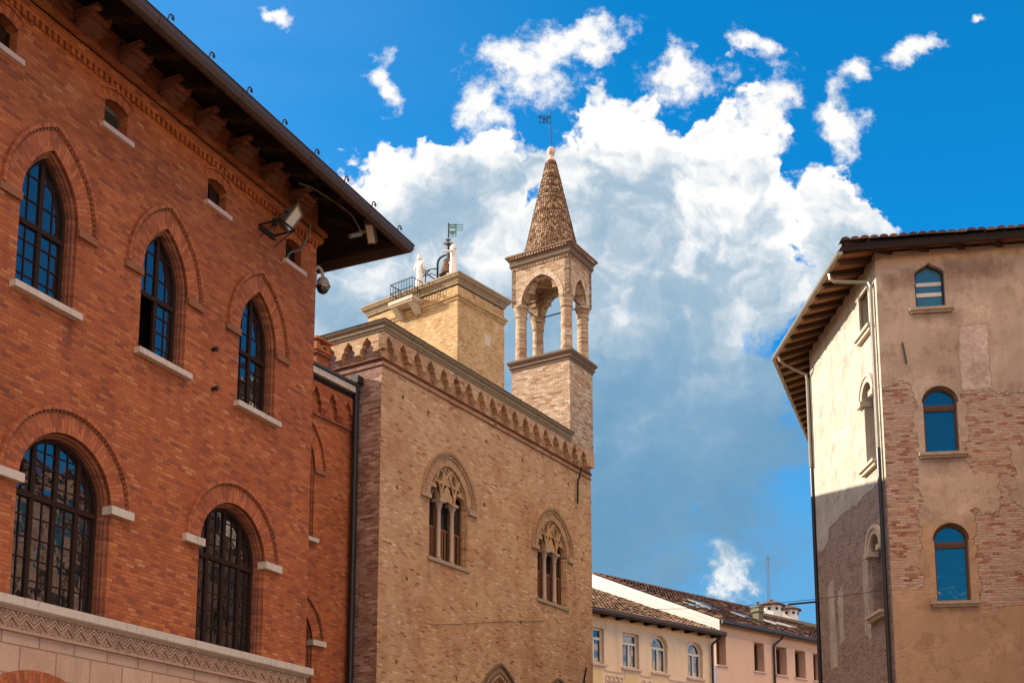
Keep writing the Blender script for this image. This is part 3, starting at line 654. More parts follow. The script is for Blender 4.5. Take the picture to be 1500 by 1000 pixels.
def trifora(cx, z0, zs):
    f = lambda t: point_curve(cx, TA, zs, TH_, 14, t)
    fr = MB(); y = .235
    for x in (-.98,-.38,-.33,.33,.38,.93): fr.box(cx+x-.02, cx+x+.03, y-.03, y+.03, z0, zs+.2)
    for x in (-.8,-.62,-.5,-.14,.0,.14,.5,.62,.8): fr.box(cx+x-.035, cx+x+.03, y-.015, y+.02, z0, z0+.95)
    fr.box(cx-.98, cx+.98, y-.02, y+.02, z0+.93, z0+1.0); fr.box(cx-.98, cx+.98, y-.02, y+.02, z0, z0+.08)
    w = fr.build('window', BWOOD, pal)
    MB().wall(opening(f(0.), z0), [], y+.03).build('pane', GLASS, w)
    # jambs behind the columns
    for sg in (-1, 1):
        j = MB(); j.box(*sorted((cx+sg*(TA+.02), cx+sg*(TA-.07))), .11, .245, z0, zs); j.box(*sorted((cx+sg*(TA+.04), cx+sg*(TA-.05))), .02, .111, z0, zs); j.build('jamb', CT, w)
    ar = MB(); ar.ring(f(-.06), f(.17), -.015, .07); ar.ring(f(.17), f(.25), -.05, .05); ar.ring(f(.25), f(.36), -.085, .05)
    for sg in (-1, 1): ar.box(*sorted((cx+sg*(TA-.02), cx+sg*(TA+.40))), -.09, .05, zs-.13, zs+.0)
    n = 46; c1, c2 = f(.25), f(.36)
    for k in range(n):    # rope moulding
        i = k/n*(len(c1)-1); a = int(i); q = i-a
        p = [( (c[a][0]*(1-q)+c[a+1][0]*q), (c[a][1]*(1-q)+c[a+1][1]*q)) for c in (c1, c2)]
        ar.tube([(p[0][0],-.075,p[0][1]),((p[0][0]+p[1][0])/2+.012,-.11,(p[0][1]+p[1][1])/2),(p[1][0],-.075,p[1][1])], .02, 5)
    ar.build('arch', PALV, w)
    # tracery: plate with three cusped lancets and two eyes, and crossing ribs
    def lancet(c, a, h, zz):
        L = [(c-a, zz)]
        for u_, v_ in ((-1,.10),(-.97,.32),(-.80,.50),(-.55,.56),(-.56,.66),(-.42,.80),(-.18,.90),(0,1.)): L.append((c+a*u_, zz+h*v_))
        for u_, v_ in ((.18,.90),(.42,.80),(.56,.66),(.55,.56),(.80,.50),(.97,.32),(1,.10)): L.append((c+a*u_, zz+h*v_))
        return L+[(c+a, zz)]
    def eye(c, zc, r, lean):
        return [(c+r*.8*cos(t)+lean*r*.9*sin(t), zc+r*1.25*sin(t)*(1+.25*sin(t))) for t in [2*pi*i/14 for i in range(14)]]
    cap = zs+.02
    base_ = [(cx-TA-.02, cap)]
    for c in (-.655, 0, .655): base_ += lancet(cx+c, .255, .47, cap)
    base_ += [(cx+TA+.02, cap)]
    outer = base_ + point_curve(cx, TA+.02, zs, TH_+.03, 14)[::-1][1:-1]
    hl = [eye(cx-.33, zs+.68, .13, .35), eye(cx+.33, zs+.68, .13, -.35), eye(cx, zs+.92, .06, 0)]
    hl += [[(cx-.80,zs+.34),(cx-.74,zs+.30),(cx-.60,zs+.62),(cx-.63,zs+.66),(cx-.72,zs+.58)],[(cx+.80,zs+.34),(cx+.72,zs+.58),(cx+.63,zs+.66),(cx+.60,zs+.62),(cx+.74,zs+.30)]]
    tr = MB(); tr.plate(outer, hl, .06, .20)
    main = point_curve(cx, TA, zs, TH_, 24); R = (TH_**2+TA**2)/(2*TA)
    def clip(p): return abs(p[0]-cx) <= TA and p[1] <= curve_z(main, p[0])+.02
    for xc in (-TA+.02, -.328, .328, TA-.02):
        for sg in (-1, 1):
            p = [(cx+xc+sg*(R-R*cos(t)), zs+R*sin(t)) for t in [1.25*i/16 for i in range(17)]]
            p = [q for q in p if clip(q)]
            if len(p) > 2: tr.tube([(a, .05, b) for a, b in p], .036, 6)
    tr.build('tracery', PALT, w)
    for x in (-.328, .328):
        c = MB(); prof = [(.10,z0),(.10,z0+.05),(.075,z0+.08),(.088,z0+.11),(.068,z0+.14),(.060,zs-.30),(.078,zs-.285),(.066,zs-.26),(.078,zs-.2),(.12,zs-.09),(.13,zs-.06)]
        c.lathe(prof, cx+x, .13, 14); c.box(cx+x-.14, cx+x+.14, -.01, .27, zs-.06, zs+.018); c.build('column', COLM, w, True)
    MB().box(cx-TA-.05, cx+TA+.05, -.05, .36, z0-.10, z0).build('sill', SILL, w)
for q in TW: trifora(*q)
for c, a, zs, h in DW:
    f = lambda t: point_curve(c, a, zs, h, 14, t)
    w = MB().box(c-a, c+a, .45, .5, 2., zs+h+.1); o = w.build('window', DARKI, pal)
    r = MB(); r.ring(f(0.), f(.14), -.02, .05); r.ring(f(.14), f(.30), -.012, .05); r.build('arch', PALV, o)
    r = MB(); r.ring(f(.30), f(.38), -.09, .05); r.ring(f(.10), f(.15), -.04, .05); r.build('drip_mould', CORN2, o)
    r = MB(); r.ring(f(-.12), f(-.02), .12, .4); r.build('inner_arch', CT, o)
for p in ([(10.86,14.7),(10.84,14.3),(10.76,14.25),(10.74,14.05),(10.72,13.4)], [(11.06,7.85),(11.05,7.4),(11.05,6.4)]):
    MB().tube([(x,-.09 if i else -.17,z) for i,(x,z) in enumerate(p)], .035, 6).build('wall_anchor', IRON, pal)
o = MB().tube([(2.6+.4*i, -.03, 7.93+.074*i-.012*sin(i*.6)) for i in range(16)], .007, 5).build('cable', IRON); o.location = pal.location; o.rotation_euler = pal.rotation_euler
tag(o, 'thin dark cable running along the tan brick wall below the three-light windows', 'cable')
# ================================================================== CONNECTING WING
wing = thing('brick_wing', 'narrow red brick wing set back between the red building and the tan palace', 'building', world_at(pal,0,.9,0), PR)
wu = (-2.12, 9.55, 11.42, .98); wlo = (-2.42, 5.2, 6.9)
w = MB(); w.wall([(-9,0),(-.004,0),(-.004,14.0),(-9,14.0)], [opening(point_curve(wu[0], UA, wu[2], wu[3], 10), wu[1]), opening(round_curve(wlo[0], LA, wlo[2], 26), wlo[1])], 0., [.10,.11])
w.face([(-9,0,0),(-9,8,0),(-9,8,14),(-9,0,14)]); w.build('wall', RED, wing)
MB().box(-8.7,-.3,.6,7.5,.2,13.6).build('interior', DARKI, wing)
upper_window(wing, *wu); lower_window(wing, *wlo)
mb = MB(); corbel_table(mb, -9., -.01, .64, -8.7, 13.04, 13.56, 13.05, .2, thick=.10); mb.build('corbel_table', RED, wing)
MB().sweep([(-9,0),(-.01,0)], [(0,12.86),(.06,12.86),(.06,12.80),(0,12.80)]).build('string_course', REDD, wing)
MB().sweep([(-9,0),(-.01,0)], [(0,13.80),(.11,13.80),(.11,13.70),(0,13.70)]).build('cornice', EAVE, wing)
MB().box(-9,-.06,-.20,.1,13.83,14.0).build('beam', WHITE, wing)
rf = MB(); rf.hexa([(-9,-.24,14.02),(-.03,-.24,14.02),(-.03,6,15.7),(-9,6,15.7),(-9,-.24,14.10),(-.03,-.24,14.10),(-.03,6,15.9),(-9,6,15.9)]); rf.build('roof', SLATE, wing)
ch = MB(); ch.T = Matrix.Translation((-1.12,.45,0)); ch.box(-.24,.24,-.24,.24,14.0,14.62); ch.box(-.30,.30,-.30,.30,14.62,14.70); ch.box(-.33,.33,-.33,.33,14.70,14.75)
for sx in (-1,1):
    for sy in (-1,1): ch.box(*sorted((sx*.27,sx*.13)), *sorted((sy*.27,sy*.13)), 14.75, 15.0)
ch.box(-.33,.33,-.33,-.1,15.0,15.06); ch.box(-.33,.33,.1,.33,15.0,15.06); ch.build('chimney', RED, wing)
dp = MB(); dp.tube([(-.14,-.16,0),(-.14,-.16,14.0),(-.13,-.16,14.14)], .085, 12); dp.box(-.26,-.02,-.3,-.04,14.1,14.3)
for z in (3., 6.2, 9.4, 12.6): dp.lathe([(.1,z),(.1,z+.05)], -.14, -.16, 12)
o = dp.build('drainpipe', PIPE); o.location = wing.location; o.rotation_euler = wing.rotation_euler
tag(o, 'thick dark drainpipe down the corner between red wing and tan palace', 'drainpipe')
# ================================================================== BELL TOWER (on the palace corner)
bt = thing('bell_tower', 'slender pale brick bell tower with open columned belfry and pointed tiled spire', 'tower', world_at(pal,PT,-.165,0), PR)
BW, BD = 1.66, 2.30
s_ = MB(); s_.box(0,BW,0,BD,15.442,18.36); s_.build('shaft', TOW, bt)
loop = [(0,0),(BW,0),(BW,BD),(0,BD)]
lg = MB(); lg.sweep(loop, [(0,18.30),(.03,18.30),(.03,18.36),(.08,18.40),(.08,18.45),(.05,18.47),(.14,18.58),(.14,18.65),(-.9,18.67)], closed=True); lg.build('ledge', CORN2, bt)
for x, y in ((.24,.24),(BW-.24,.24),(.24,BD-.24),(BW-.24,BD-.24)):
    c = MB(); c.lathe([(.23,18.66),(.23,18.73),(.2,18.76),(.19,20.28),(.225,20.30),(.225,20.34),(.2,20.36),(.21,20.44),(.235,20.57),(.26,20.65),(.275,20.67),(.275,20.73)], x, y, 18)
    c.build('column', TOW, bt, True)
bf = MB()
def belfry_side(T, L, h):
    bf.T = T; a = L/2-.40
    cur = point_curve(L/2, a, 20.73, h, 14); bf.plate([(0,20.73),(L/2-a,20.73)]+cur[1:-1]+[(L/2+a,20.73),(L,20.73),(L,22.18),(0,22.18)], [], 0., .17)
    a2 = a-.06; zc = 20.73
    cus = [(L/2-a2,zc)]+[(L/2+a2*u_, zc+(h-.08)*v_) for u_, v_ in ((-1,.25),(-.92,.46),(-.72,.52),(-.56,.50),(-.58,.62),(-.48,.84),(-.2,.97),(0,1.),(.2,.97),(.48,.84),(.58,.62),(.56,.50),(.72,.52),(.92,.46),(1,.25))]+[(L/2+a2,zc)]
    bf.plate([(.02,20.73)]+cus+[(L-.02,20.73),(L-.02,22.06),(.02,22.06)], [], .172, .36)
belfry_side(None, BW, .78); belfry_side(Matrix.Translation((0,BD,0)) @ LEFT(), BD, .93); belfry_side(Matrix.Translation((0,0,0)) @ RIGHTF(BW), BD, .93); belfry_side(Matrix.Translation((BW,0,0)) @ BACK(BD), BW, .78)
bf.T = None; bf.box(.35,BW-.35,.35,BD-.35,21.75,22.0)
av = MB(); 
def ringon(T, L, h):
    av.T = T; a = L/2-.40; av.ring(point_curve(L/2, a, 20.73, h, 14), point_curve(L/2, a, 20.73, h, 14, .17), -.012, .05)
ringon(None, BW, .78); ringon(Matrix.Translation((0,BD,0)) @ LEFT(), BD, .93); av.build('arch', brick_mat('tower_arch_brick', .3, .075, .016, [(0., (.40,.27,.18)), (.5, (.55,.42,.31)), (1., (.66,.54,.42))], (.36,.27,.2), uv=True), bt)
tr = MB()
for a, b in (((.24,.24),(.24,BD-.24)),((.24,.24),(BW-.24,.24)),((BW-.24,.24),(BW-.24,BD-.24)),((.24,BD-.24),(BW-.24,BD-.24))): tr.tube([(*a,20.79),(*b,20.79)], .022, 6)
tr.build('tie_rod', IRON, bt)
cn = MB(); cn.sweep(loop, [(0,22.10),(.03,22.12),(.03,22.17),(.07,22.19),(.07,22.22),(.05,22.23),(.07,22.38),(.12,22.41),(.12,22.47),(.18,22.49),(.18,22.56),(-.7,22.60)], closed=True)
cn.build('cornice', CORN2, bt)
dn = MB(); N0 = len(bf.v)
for z, o, h in ((22.04,.035,.055),(22.415,.16,.055)):
    for L, T in ((BW,None),(BD,Matrix.Translation((0,BD,0)) @ LEFT()),(BD,RIGHTF(BW))):
        dn.T = T; x = .02
        while x < L-.05: dn.box(x, x+.06, -o, .0, z, z+h); x += .11
bf.v += [Vector(p) for p in dn.v]; bf.f += [[i+N0 for i in q] for q in dn.f]; bf.u += dn.u; bf.build('belfry', TOW, bt)
SPT = brick_mat('spire_tile', .13, .105, .012, [(0., (.11,.055,.032)), (.35, (.22,.125,.07)), (.7, (.34,.22,.13)), (.9, (.47,.36,.24)), (1., (.58,.49,.37))], (.08,.05,.03), uv=True)
spi = MB(); cx_, cy_ = BW/2, BD/2; zb, zt, rb, rt = 22.57, 26.33, 1.0, .17
spi.lathe([(rb-.03,zb),(rt-.03,zt)], cx_, cy_, 24)
nr = 70
for k in range(nr):
    z = zb+(zt-zb)*k/nr; r = rb+(rt-rb)*k/nr; dz = (zt-zb)/nr; nn = max(9, int(2*pi*r/.082))
    for i in range(nn):
        a0 = 2*pi*(i+(k%2)*.5)/nn+random.uniform(-.01,.01); a1 = a0+2*pi/nn*.86; am = (a0+a1)/2
        lift = random.uniform(.018,.034); uu = (i*.13+.065, k*.105+.05); uv = [uu]*4
        def P(a, rr, zz): return (cx_+rr*cos(a), cy_+rr*sin(a), zz)
        r2 = r-(rb-rt)/nr*1.3
        A, B, D, E_ = P(a0,r+lift-.008,z+.02), P(a1,r+lift-.008,z+.02), P(a1,r2+.004,z+dz*1.35), P(a0,r2+.004,z+dz*1.35); M = P(am,r+lift,z-.012)
        spi.face([A,M,B,D,E_], [uu]*5); spi.face([A,M,P(am,r-.02,z-.0)], [uu]*3); spi.face([M,B,P(am,r-.02,z-.0)], [uu]*3)
        spi.face([A,E_,P(a0,r-.03,z+.02)], [uu]*3); spi.face([B,D,P(a1,r-.03,z+.02)], [uu]*3)
spi.build('spire', SPT, bt)
MB().lathe([(.17,26.28),(.185,26.34),(.15,26.40),(.12,26.46),(.09,26.52),(.085,26.56),(.115,26.60),(.145,26.68),(.15,26.76),(.12,26.84),(.06,26.90),(.03,26.92)], cx_, cy_, 18).build('finial', PINKST, bt, True)
vn = thing('weather_vane', 'black iron weathervane flag with a beast cut out, topping the tiled spire', 'weathervane', world_at(bt,cx_,cy_,26.88), 0)
MB().lathe([(.018,0),(.015,1.35),(.008,1.42)], 0, 0, 8).build('pole', IRON, vn)
fg = MB()
for z in (.98,1.24): fg.box(-.43,0,-.008,.008,z,z+.02)
fg.box(-.43,-.412,-.008,.008,.98,1.26)
fg.box(-.41,-.34,-.006,.006,1.17,1.24)
fg.prism([(-.33,1.08),(-.28,1.14),(-.2,1.12),(-.12,1.17),(-.06,1.16),(-.02,1.21),(-.08,1.2),(-.14,1.21),(-.2,1.16),(-.26,1.2),(-.31,1.17)], -.008, .008)
fg.prism([(-.30,1.02),(-.26,1.10),(-.2,1.11),(-.24,1.03)], -.007, .007); fg.prism([(-.16,1.02),(-.16,1.13),(-.1,1.13),(-.12,1.02)], -.007, .007)
fg.build('flag', IRON, vn)
# ================================================================== CLOCK TOWER
CO = (-2.35, 50., 0)
ck = thing('clock_tower', 'squat square yellowish brick tower with stone cornice behind the palace roof', 'tower', CO, 52)
CWX, CWY = 3.25, 5.45; lp = [(0,0),(CWX,0),(CWX,CWY),(0,CWY)]
MB().box(0,CWX,0,CWY,0,26.10).build('shaft', CLK, ck)
MB().sweep(lp, [(0,26.16),(.04,26.18),(.05,26.26),(.08,26.28),(.09,26.34),(.16,26.40),(.22,26.45),(.22,26.51),(.26,26.54),(.26,26.61),(-1.5,26.68)], closed=True).build('cornice', CORN, ck)
MB().sweep(lp, [(0,25.42),(.05,25.46),(.06,25.54),(.12,25.58),(.14,25.68),(.05,25.74),(0,25.74)], closed=True).build('string_course', CLK, ck)
MB().box(1.85,2.25,-.012,.0,24.0,24.5).build('plaster_patch', SURR, ck)
bl = thing('balcony', 'small stone balcony with iron railing on the sunlit side of the clock tower', 'balcony', world_at(ck,0,2.72,25.62), 52)
b = MB(); b.box(-.75,.0,-.72,.72,.22,.38); b.box(-.70,0,-.68,.68,.14,.22)
for y in (-.5,.5):
    b.hexa([(-.15,y-.14,-.28),(0,y-.14,-.28),(0,y+.14,-.28),(-.15,y+.14,-.28),(-.62,y-.14,.14),(0,y-.14,.14),(0,y+.14,.14),(-.62,y+.14,.14)])
b.build('slab', SURR, bl)
rl = MB(); pts = [(-.03,-.66),(-.68,-.66),(-.68,.66),(-.03,.66)]
for z in (.42,.8,1.22): rl.tube([(*p,z) for p in pts], .022, 6)
for a, c in zip(pts, pts[1:]):
    n = 4 if abs(a[0]-c[0]) > .3 else 8
    for i in range(n+1): rl.tube([(a[0]+(c[0]-a[0])*i/n, a[1]+(c[1]-a[1])*i/n, .38),(a[0]+(c[0]-a[0])*i/n, a[1]+(c[1]-a[1])*i/n, 1.22)], .014, 5)
rl.build('railing', IRON, bl)
MB().box(-.0,.1,-.4,.4,.38,1.15).build('door', DARKI, bl)
def figure(name, label, loc, rot, pose):
    """standing robed stone figure, one skinned body"""
    me = bpy.data.meshes.new(name); 
    J = {'pel':(0,0,.62,.155,.125),'wst':(0,0,.80,.135,.11),'chs':(0,-.01,.98,.165,.12),'nk0':(0,0,1.12,.075,.07),'nk1':(0,-.01,1.17,.055,.055),'hd0':(0,-.02,1.24,.085,.095),'hd1':(0,-.01,1.33,.075,.085),
         'hip':(0,0,.45,.17,.14),'kne':(0,0,.24,.175,.145),'hem':(0,0,.04,.19,.16),
         'sl':(-.17,0,1.06,.065,.065),'el':(-.22,.02,.83,.05,.05),'wl':(-.16,-.13,.68,.04,.04),'hl':(-.10,-.18,.68,.032,.032),
         'sr':(.17,0,1.06,.065,.065),'er':(.23,.02,.83,.05,.05),'wr':(.17,-.13,.70,.04,.04),'hr':(.11,-.18,.70,.032,.032)}
    if pose == 'strike': J.update({'er':(.26,-.10,.95,.05,.05),'wr':(.24,-.30,1.0,.04,.04),'hr':(.23,-.37,1.02,.032,.032)})
    E_ = [('pel','wst'),('wst','chs'),('chs','nk0'),('nk0','nk1'),('nk1','hd0'),('hd0','hd1'),('pel','hip'),('hip','kne'),('kne','hem'),('chs','sl'),('sl','el'),('el','wl'),('wl','hl'),('chs','sr'),('sr','er'),('er','wr'),('wr','hr')]
    ks = list(J); me.from_pydata([J[k][:3] for k in ks], [(ks.index(a), ks.index(b)) for a, b in E_], [])
    o = bpy.data.objects.new(name, me); C.objects.link(o)
    md = o.modifiers.new('skin','SKIN'); sk = me.skin_vertices[0].data if me.skin_vertices else None
    if sk is None:
        bm = bmesh.new(); bm.from_mesh(me); bm.verts.layers.skin.verify(); bm.to_mesh(me); bm.free(); sk = me.skin_vertices[0].data
    for i, k in enumerate(ks): sk[i].radius = J[k][3:5]; sk[i].use_root = (k == 'pel')
    ss = o.modifiers.new('sub','SUBSURF'); ss.levels = 2; ss.render_levels = 2
    dg = bpy.context.evaluated_depsgraph_get(); m2 = bpy.data.meshes.new_from_object(o.evaluated_get(dg)); o.modifiers.clear(); o.data = m2
    m2.polygons.foreach_set('use_smooth', [True]*len(m2.polygons)); m2.materials.clear(); m2.materials.append(MARB)
    o.location = loc; o.rotation_euler = (0,0,rot)
    tag(o, label, 'statue'); return o
p = world_at(ck,.18,2.42,26.72); st1 = figure('statue', 'white stone statue standing alone at the left, above the balcony', p, radians(52+100), 'hold')
p = world_at(ck,.22,.46,26.72); st2 = figure('statue', 'white stone statue seen from behind, standing close beside the bell at the tower corner', p, radians(52-150), 'strike')
st1.scale = (1.08,1.08,1.16); st2.scale = (1.25,1.25,1.08)
for stt in (st1, st2):
    hd = MB(); hd.lathe([(.03,1.37),(.09,1.36),(.105,1.29),(.10,1.21),(.07,1.19)], 0, .015, 12); hd.build('hair', MARB, stt, True)
    MB().box(-.22,.22,-.2,.2,-.06,.05).build('plinth', MARB, stt)
tag(MB().tube([(-.05,-.3,0),(.0,-.9,.38)], .02, 6).build('striking_rod', IRON, None, loc=world_at(ck,.1,3.0,27.42), rotz=radians(52+40)), 'thin iron rod held out to the left by the statue above the balcony', 'rod')
bel = thing('bell', 'dark bronze bell hung in a curved iron frame beside the corner statue', 'bell', world_at(ck,.55,1.05,26.86), 52)
b = MB(); b.lathe([(.40,.22),(.41,.26),(.35,.36),(.29,.55),(.25,.78),(.22,.92),(.14,1.0),(.05,1.02)], 0, 0, 20); b.build('bell_body', BRONZE, bel, True)
f = MB(); f.tube([(0,.62,0),(0,.62,.95),(0,.58,1.12),(0,.45,1.22),(0,.25,1.25),(0,0,1.22)], .045, 8); f.tube([(0,0,.98),(0,0,1.9)], .05, 8); f.tube([(0,-.1,0),(0,-.1,1.2),(0,0,1.25)], .045, 8)
f.tube([(0,.62,.15),(0,1.1,.55),(0,1.55,.95)], .03, 6); f.tube([(0,.62,.75),(0,1.05,.85),(0,1.75,.5)], .025, 6); f.tube([(0,1.35,.0),(0,1.35,.9)], .03, 6); f.tube([(0,.62,.4),(0,1.0,.62),(0,1.35,.6)], .02, 6)
f.tube([(0,.62,.0),(0,1.3,.02)], .03, 6); f.lathe([(.01,.93),(.07,.97),(.07,1.03),(.01,1.07)], 0, 1.6, 8); f.build('bell_frame', IRON, bel)
l = MB()
for i in range(8):
    a = 2*pi*i/8; l.tube([(0,0,1.62),(.12*cos(a),.12*sin(a),1.72),(.22*cos(a),.22*sin(a),1.74),(.25*cos(a),.25*sin(a),1.66)], [.02,.025,.02,.012], 5)
    l.tube([(0,0,1.8),(.08*cos(a),.08*sin(a),1.9),(.14*cos(a),.14*sin(a),1.95)], [.02,.02,.01], 5)
l.build('iron_flowers', BRONZE, bel)
v2 = thing('weather_vane', 'green copper weathervane flag with forked tail above the bell', 'weathervane', world_at(bel,0,0,1.85), 0)
MB().lathe([(.03,0),(.022,.8),(.03,.82),(.008,.92)], 0, 0, 8).build('pole', IRON, v2)
f = MB(); f.box(0,.36,-.012,.012,.75,.82); f.box(0,.05,-.012,.012,.26,.8); f.box(.31,.36,-.012,.012,.3,.8); f.prism([(.05,.5),(.31,.5),(.31,.42),(.18,.26),(.05,.42)], -.012, .012); f.box(.04,.32,-.01,.01,.62,.70)
for z in (.52,.64,.76): f.box(.36,.66,-.01,.01,z,z+.03)
f.tube([(0,0,.26),(.18,0,.2),(.34,0,.28)], .015, 5); f.build('flag', COPPER, v2)
# ================================================================== CREAM HOUSE AND PINK HOUSE (far)
BO = (9.907, 60., 0)
def barrel_roof(mb, x0, x1, y0, z0, y1, z1, pitch=.28, amp=.06, rows=14, edge=True):
    """rows of round tiles running down the slope, stepped course by course"""
    n = int((x1-x0)/pitch); sl = (z1-z0)/(y1-y0)
    for i in range(n):
        xa = x0+(x1-x0)*i/n; w = (x1-x0)/n
        for k in range(rows):
            ya, yb = y0+(y1-y0)*k/rows, y0+(y1-y0)*(k+1)/rows
            ja, jb = random.uniform(-.012,.018), random.uniform(-.012,.018)
            pr = [(0,-.2),(.12,.45),(.32,.95),(.5,1.05),(.68,.95),(.88,.45),(1,-.2)]
            A = [(xa+w*t, ya-.03, z0+sl*(ya-y0)+amp*h+.02+ja) for t, h in pr]; B = [(xa+w*t, yb, z0+sl*(yb-y0)+amp*h*.85-.012+jb) for t, h in pr]
            uu = (i*.22+.11, k*.35+.17)
            for j in range(len(pr)-1): mb.face([A[j],A[j+1],B[j+1],B[j]], [uu]*4)
            if k == 0: mb.face(A, [uu]*7)
    mb.face([(x0,y0,z0-.02),(x1,y0,z0-.02),(x1,y1,z1-.02),(x0,y1,z1-.02)], [(.05,.05)]*4)
def tile_mat(name, pal): return brick_mat(name, .22, .35, .001, pal, pal[0][1], uv=True, wear=((.45,.42,.42), 1.3, .7), bump=.2)
TILEC = tile_mat('warm_roof_tile', [(0., (.17,.09,.055)), (.5, (.29,.18,.11)), (1., (.45,.33,.23))])
TILEP = tile_mat('dark_roof_tile', [(0., (.045,.025,.021)), (.5, (.085,.042,.032)), (.8, (.14,.066,.045)), (1., (.30,.18,.12))])
TILER = tile_mat('right_roof_tile', [(0., (.06,.032,.024)), (.5, (.10,.05,.035)), (1., (.19,.105,.07))])
crm = thing('cream_house', 'far cream plastered house with white framed windows beside the tan palace', 'house', BO, 42)
CWn = [('r',-9.9),('r',-8.28),('r',-5.93),('a',-3.93),('a',-1.32)]
hol = [rect(c-.56,c+.56,10.22,11.87) if k == 'r' else opening(round_curve(c,.56,11.44,12), 10.24) for k, c in CWn]
w = MB(); w.wall([(-16,0),(.2,0),(.2,12.7),(-16,12.7)], hol, 0., .2); w.face([(-16,0,0),(-16,10,0),(-16,10,14),(-16,0,12.7)]); w.build('wall', CREAM, crm)
for k, c in CWn:
    f = MB(); y = .16; fn = (lambda t: round_curve(c,.56,11.44,12,t))
    z0 = 10.22; zt = 11.87 if k == 'r' else 11.44
    f.box(c-.56,c-.45,y,y+.08,z0,zt); f.box(c+.45,c+.56,y,y+.08,z0,zt); f.box(c-.46,c+.46,y,y+.08,z0,z0+.12); f.box(c-.05,c+.05,y-.01,y+.06,z0,11.40); f.box(c-.5,c+.5,y-.015,y+.07,11.33,11.45)
    if k == 'r': f.box(c-.56,c+.56,y,y+.08,11.77,11.87)
    else: f.ring(fn(-.11), fn(0.), y, y+.08)
    o = f.build('window', CREAMF, crm)
    pn = MB(); pn.wall(hol[0] if False else (rect(c-.5,c+.5,10.26,11.82) if k == 'r' else opening(fn(-.05), 10.26)), [], y+.045); pn.build('pane', GLASS, o)
    MB().box(c-.66,c+.66,-.12,.15,10.12,10.22).build('sill', PINKST, o)
    if k == 'a': r = MB(); r.ring(fn(.03), fn(.13), -.03, .02); r.build('arch', CREAM, o)
    MB().box(c-.45,c+.45,-.02,.0,9.0,9.95).build('panel', plaster_mat('yellow_plaster', (.70,.53,.28), (.64,.47,.25), .6, .3) if 'yellow_plaster' not in MATS else MATS['yellow_plaster'], o)
for a, b in ((-7.7,-6.5),(-5.3,-4.5),(-3.3,-1.9)):
    gq = MB(); n = int((b-a)/.3); gq.box(a,b,-.03,0,9.92,9.98); gq.box(a,b,-.03,0,9.2,9.24)
    for i in range(n):
        cc = a+(i+.5)*(b-a)/n
        for q in (9.62,9.38): gq.tube([(cc+.13*cos(t),-.02,q+.13*sin(t)) for t in [2*pi*j/10 for j in range(10)]], .022, 5, closed=True)
    gq.build('lattice_panel', PINKST, crm)
ev = MB()
for i in range(17): x = -15.7+.98*i; ev.box(x-.07,x+.07,-.5,.02,12.36,12.50)
ev.box(-16,.35,-.5,.02,12.5,12.55); ev.build('eave_rafters', EAVE, crm)
MB().sweep([(-16,0),(.38,0)], [(.44,12.62),(.44,12.48),(.5,12.40),(.6,12.40),(.66,12.48),(.66,12.62),(.5,12.62)]).build('gutter', GUT, crm)
rf = MB(); barrel_roof(rf, -16, .22, -.5, 12.62, 9., 16.5, .27, .055, 16); rf.build('roof', TILEC, crm)
pk = thing('pink_house', 'far pink plastered house with dark tiled roof and plain brown windows', 'house', world_at(crm,.25,.0,0), 42)
PW = [(.47,.74),(3.57,.85),(5.49,.93),(7.18,.96),(8.80,.84),(10.5,.9),(12.2,.9)]
phl = [rect(c-w_/2,c+w_/2,11.08,12.57) for c, w_ in PW]
w = MB(); w.wall([(-.0,0),(15,0),(15,13.25),(-.0,13.25)], phl, -.012, .55); w.face([(15,0,0),(15,9,0),(15,9,15),(15,0,13.3)]); w.build('wall', PINK, pk)
for c, w_ in PW:
    f = MB(); y = .42; a = w_/2
    f.box(c-a,c-a+.07,y,y+.08,11.1,12.57); f.box(c+a-.07,c+a,y,y+.08,11.1,12.57); f.box(c-.04,c+.04,y,y+.08,11.1,12.57); f.box(c-a,c+a,y,y+.08,11.08,11.17); f.box(c-a,c+a,y,y+.08,12.49,12.57); o = f.build('window', BWOOD, pk)
    MB().wall(rect(c-a,c+a,11.08,12.57), [], y+.05).build('pane', GLASS, o)
    MB().box(c-a-.08,c+a+.08,-.09,.2,11.0,11.075).build('sill', PINKST, o)
MB().sweep([(0,-.012),(15,-.012)], [(0,12.66),(.035,12.66),(.035,12.62),(0,12.62)]).build('string_course', PINK, pk)
rf = MB(); barrel_roof(rf, .06, 15.2, -.35, 13.28, 8.4, 17.12, .26, .06, 18); barrel_roof(rf, .0, .3, -.35, 13.34, 8.4, 17.18, .3, .08, 18)
rf.face([(.0,8.4,17.1),(15.2,8.4,17.1),(15.2,17,13.2),(.0,17,13.2)]); rf.build('roof', TILEP, pk)
rd = MB()
for i in range(38): x = .1+.4*i; rd.tube([(x,8.42,17.13+random.uniform(-.01,.02)),(x+.42,8.42,17.15)], [.12,.10], 8)
rd.build('ridge_tiles', TILEP, pk)
gb = MB(); gb.prism([(-.35,13.10),(8.4,16.05),(8.4,17.10),(-.35,13.26)], 0, .05); gb.T = None
gb = MB(RIGHTF(0.)); gb.prism([(-.35,12.75),(8.4,16.05),(8.4,17.10),(-.35,13.28)], .0, .06); gb.build('gable_cladding', WPAINT, pk)
sm = MB(RIGHTF(-.062)); 
for k in (.3,.62): sm.prism([(-.35,12.75+.53*k),(8.4,16.05+1.05*k),(8.4,16.08+1.05*k),(-.35,12.77+.53*k)], -.004, .006)
sm.build('cladding_seam', LAMP, pk)
MB().sweep([(.0,0),(15,0)], [(.33,13.26),(.33,13.14),(.38,13.06),(.46,13.06),(.52,13.13),(.52,13.26),(.4,13.26)]).build('gutter', PIPE, pk)
